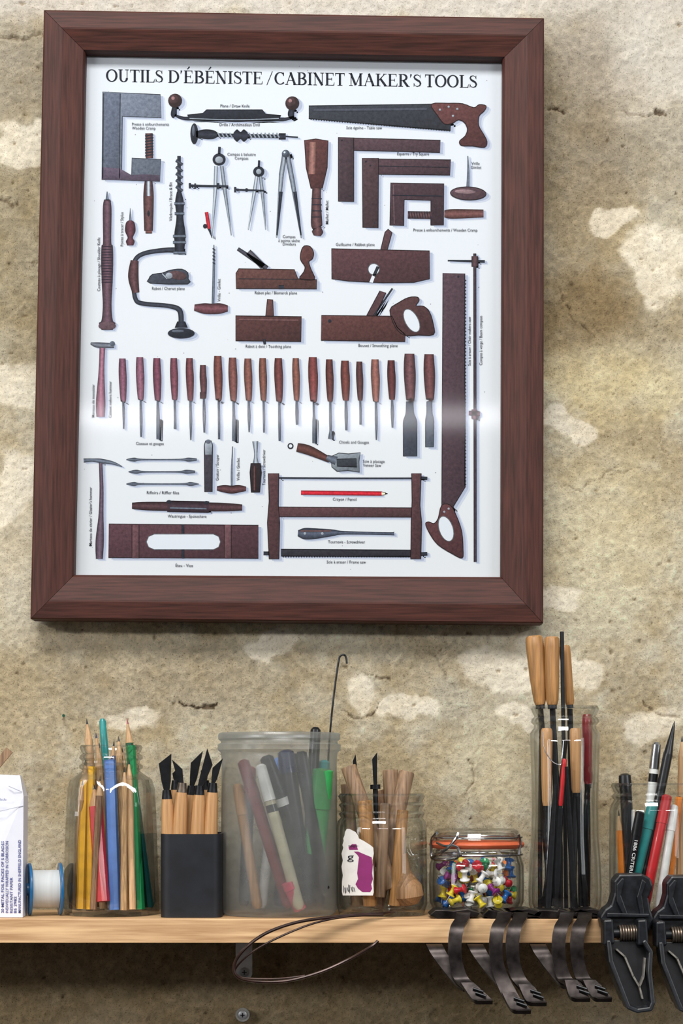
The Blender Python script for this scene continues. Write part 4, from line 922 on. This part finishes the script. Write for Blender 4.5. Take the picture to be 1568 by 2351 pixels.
# ------------------------------------------------------------------ black spring clamps
def clamp(x,dy,label):
    o=top('spring_clamp',label,'clamp',W(x+60,2320+dy,-.17),'black spring clamps on the shelf edge')
    q=lambda L_: [(x+a,b+dy) for a,b in L_]
    V,F=extr(q([(28,2022),(40,2007),(92,2006),(112,2016),(118,2034),(108,2062),(112,2088),(120,2112),(104,2150),(20,2152),(2,2132),(-4,2104),(6,2088),(20,2078),(28,2050)]),-.158,-.134)
    mk('upper_jaw',V,F,DUSTY,o,smooth=False,bevel=.0018)
    mk('jaw_ridge',*join(extr(q([(34,2030),(46,2016),(52,2018),(44,2056),(60,2100),(50,2104),(34,2070)]),-.163,-.157),extr(q([(92,2018),(102,2026),(92,2056),(98,2100),(88,2100),(80,2060)]),-.163,-.157),extr(q([(12,2096),(110,2098),(108,2106),(12,2106)]),-.1635,-.157)),DUSTY,o,smooth=False,bevel=.0008)
    a_=W(x+34,2040,-.134); c_=W(x+100,2085,-.134)
    mk('jaw_pad',*box((a_.x,-.134,ZS+.0002),(c_.x,-.105,ZS+.012)),BLKP,o,smooth=False,bevel=.002)
    c_=W(x+60,2142+dy,-.166); pts=[]
    for k in range(97):
        t=k/96; pts.append((c_.x+(t-.5)*42*sc(-.166), c_.y+.0060*math.cos(t*7*2*math.pi), c_.z+.0060*math.sin(t*7*2*math.pi)))
    mk('coil_spring',*tube(pts,.0011,8),BRONZE,o)
    mk('pivot_pin',*tube([Vector((c_.x-.0145,c_.y,c_.z)),Vector((c_.x+.0145,c_.y,c_.z))],.0038,14),DUSTY,o)
    side=[]
    for sx in (16,94): side.append(extr(q([(sx-12,2112),(sx+10,2110),(sx+14,2168),(sx-12,2172)]),-.178,-.158))
    mk('pivot_cheek',*join(*side),DUSTY,o,smooth=False,bevel=.0018)
    def tilt(VF,k=.16):
        V,F=VF; z0=W(0,2160,-.17).z
        return [Vector((v.x,v.y-max(0,z0-v.z)*k,v.z)) for v in V],F
    plate=tilt(extr(q([(14,2158),(100,2158),(116,2184),(112,2230),(118,2306),(108,2320),(70,2322),(54,2312),(30,2240),(16,2204)]),-.166,-.162))
    mk('handle_plate',*plate,BLKP,o,smooth=False,bevel=.001)
    def stroke3(L_,w0,y0,y1):
        out=[]
        for (a,b),(c,d) in zip(L_[:-1],L_[1:]):
            dx_,dy_=c-a,d-b; l=math.hypot(dx_,dy_); nx,ny=-dy_/l*w0/2,dx_/l*w0/2
            ex_,ey_=dx_/l*w0*.3,dy_/l*w0*.3
            out.append(tilt(extr(q([(a-ex_+nx,b-ey_+ny),(c+ex_+nx,d+ey_+ny),(c+ex_-nx,d+ey_-ny),(a-ex_-nx,b-ey_-ny)]),y0,y1)))
        return join(*out)
    mk('handle_rim',*stroke3([(16,2162),(20,2206),(36,2250),(58,2310),(78,2318),(108,2314),(114,2300),(108,2230),(112,2186),(98,2162)],11,-.180,-.160),DUSTY,o,smooth=False,bevel=.0012)
    mk('handle_rib',*stroke3([(34,2180),(52,2196),(70,2240),(84,2264),(90,2290)],4,-.172,-.163),GREYR,o,smooth=False)
    mk('handle_rib',*stroke3([(98,2200),(94,2240),(84,2264)],4,-.172,-.163),GREYR,o,smooth=False)
    mk('rear_handle',*extr(q([(8,2172),(100,2172),(108,2230),(96,2300),(44,2300),(20,2236)]),-.150,-.140),BLKP,o,smooth=False,bevel=.002)
clamp(1382,0,'black plastic spring clamp with bronze coil gripping shelf edge')
clamp(1502,4,'second black spring clamp hanging from the shelf edge')
o=mk('wall_tack',*tube([W(146,1643,.008),W(146,1643,-.004)],[.001,.0014],8),P('green_tack',(30,80,60))); meta(o,'tiny dark green tack stuck in the wall','tack')

# ------------------------------------------------------------------ lights, world, camera
def area(name,loc,target,sx,sy,e,col=(1,1,1)):
    l=bpy.data.lights.new(name,'AREA'); l.shape='RECTANGLE'; l.size=sx; l.size_y=sy; l.energy=e; l.color=col
    o=bpy.data.objects.new(name,l); COL.objects.link(o); o.location=loc
    o.rotation_euler=(Vector(target)-Vector(loc)).to_track_quat('-Z','Y').to_euler(); return o
area('ceiling_light',(-.3,-2.1,ZH+2.1),(0,0,ZH+.3),1.6,.7,84,(1,.985,.965))
area('tube_and_added_light',(.10,-3.0,ZH+.895),(.10,0,ZH+.895),1.5,.05,2.8,(1,.96,1))  # the tube mirrored in the picture glass
area('tube_and_added_light',(-2.3,-2.6,ZH+.95),(0,0,ZH+.2),1.2,.12,32,(1,.99,.98))  # added strip lamp, clear of the glass reflection, strengthens the shelf's cast shadow
area('tube_and_added_light',(2.3,-2.8,ZH+.95),(0,0,ZH+.2),1.2,.12,27,(.98,.98,1))  # added counterpart on the right, strengthens the same shadow
area('added_highlight_light',(-2.4,-1.3,ZH+.35),(0,0,ZH),.30,1.1,7,(.95,.98,1))  # added lamp out of view, draws tall highlights on the jars
area('added_highlight_light',(2.4,-1.5,ZH+.35),(0,0,ZH),.30,1.1,4,(.95,.98,1))  # weaker added lamp on the right, also for jar highlights
w=bpy.data.worlds.new('room'); SC.world=w; w.use_nodes=True; nt=w.node_tree; nt.nodes.clear()
o_=N(nt,'ShaderNodeOutputWorld'); bg=N(nt,'ShaderNodeBackground'); nt.links.new(bg.outputs[0],o_.inputs[0])
tc=N(nt,'ShaderNodeTexCoord'); sp=N(nt,'ShaderNodeSeparateXYZ'); nt.links.new(tc.outputs['Generated'],sp.inputs[0])
rr=N(nt,'ShaderNodeValToRGB'); rr.color_ramp.elements[0].position=.42; rr.color_ramp.elements[0].color=(.07,.06,.055,1); rr.color_ramp.elements[1].position=.9; rr.color_ramp.elements[1].color=(.78,.8,.82,1)
ad=N(nt,'ShaderNodeMath',operation='MULTIPLY_ADD'); ad.inputs[1].default_value=.5; ad.inputs[2].default_value=.5
nt.links.new(sp.outputs[2],ad.inputs[0]); nt.links.new(ad.outputs[0],rr.inputs[0]); nt.links.new(rr.outputs[0],bg.inputs[0]); bg.inputs[1].default_value=.40
cam=bpy.data.cameras.new('camera'); cam.sensor_fit='VERTICAL'; cam.sensor_height=24; cam.lens=24*D/(2351*SW)
cam.shift_y=(HZ-1175.5)/2351; cam.clip_start=.01
co=bpy.data.objects.new('camera',cam); COL.objects.link(co); co.location=(0,-D,ZH); co.rotation_euler=(math.pi/2,0,0); SC.camera=co
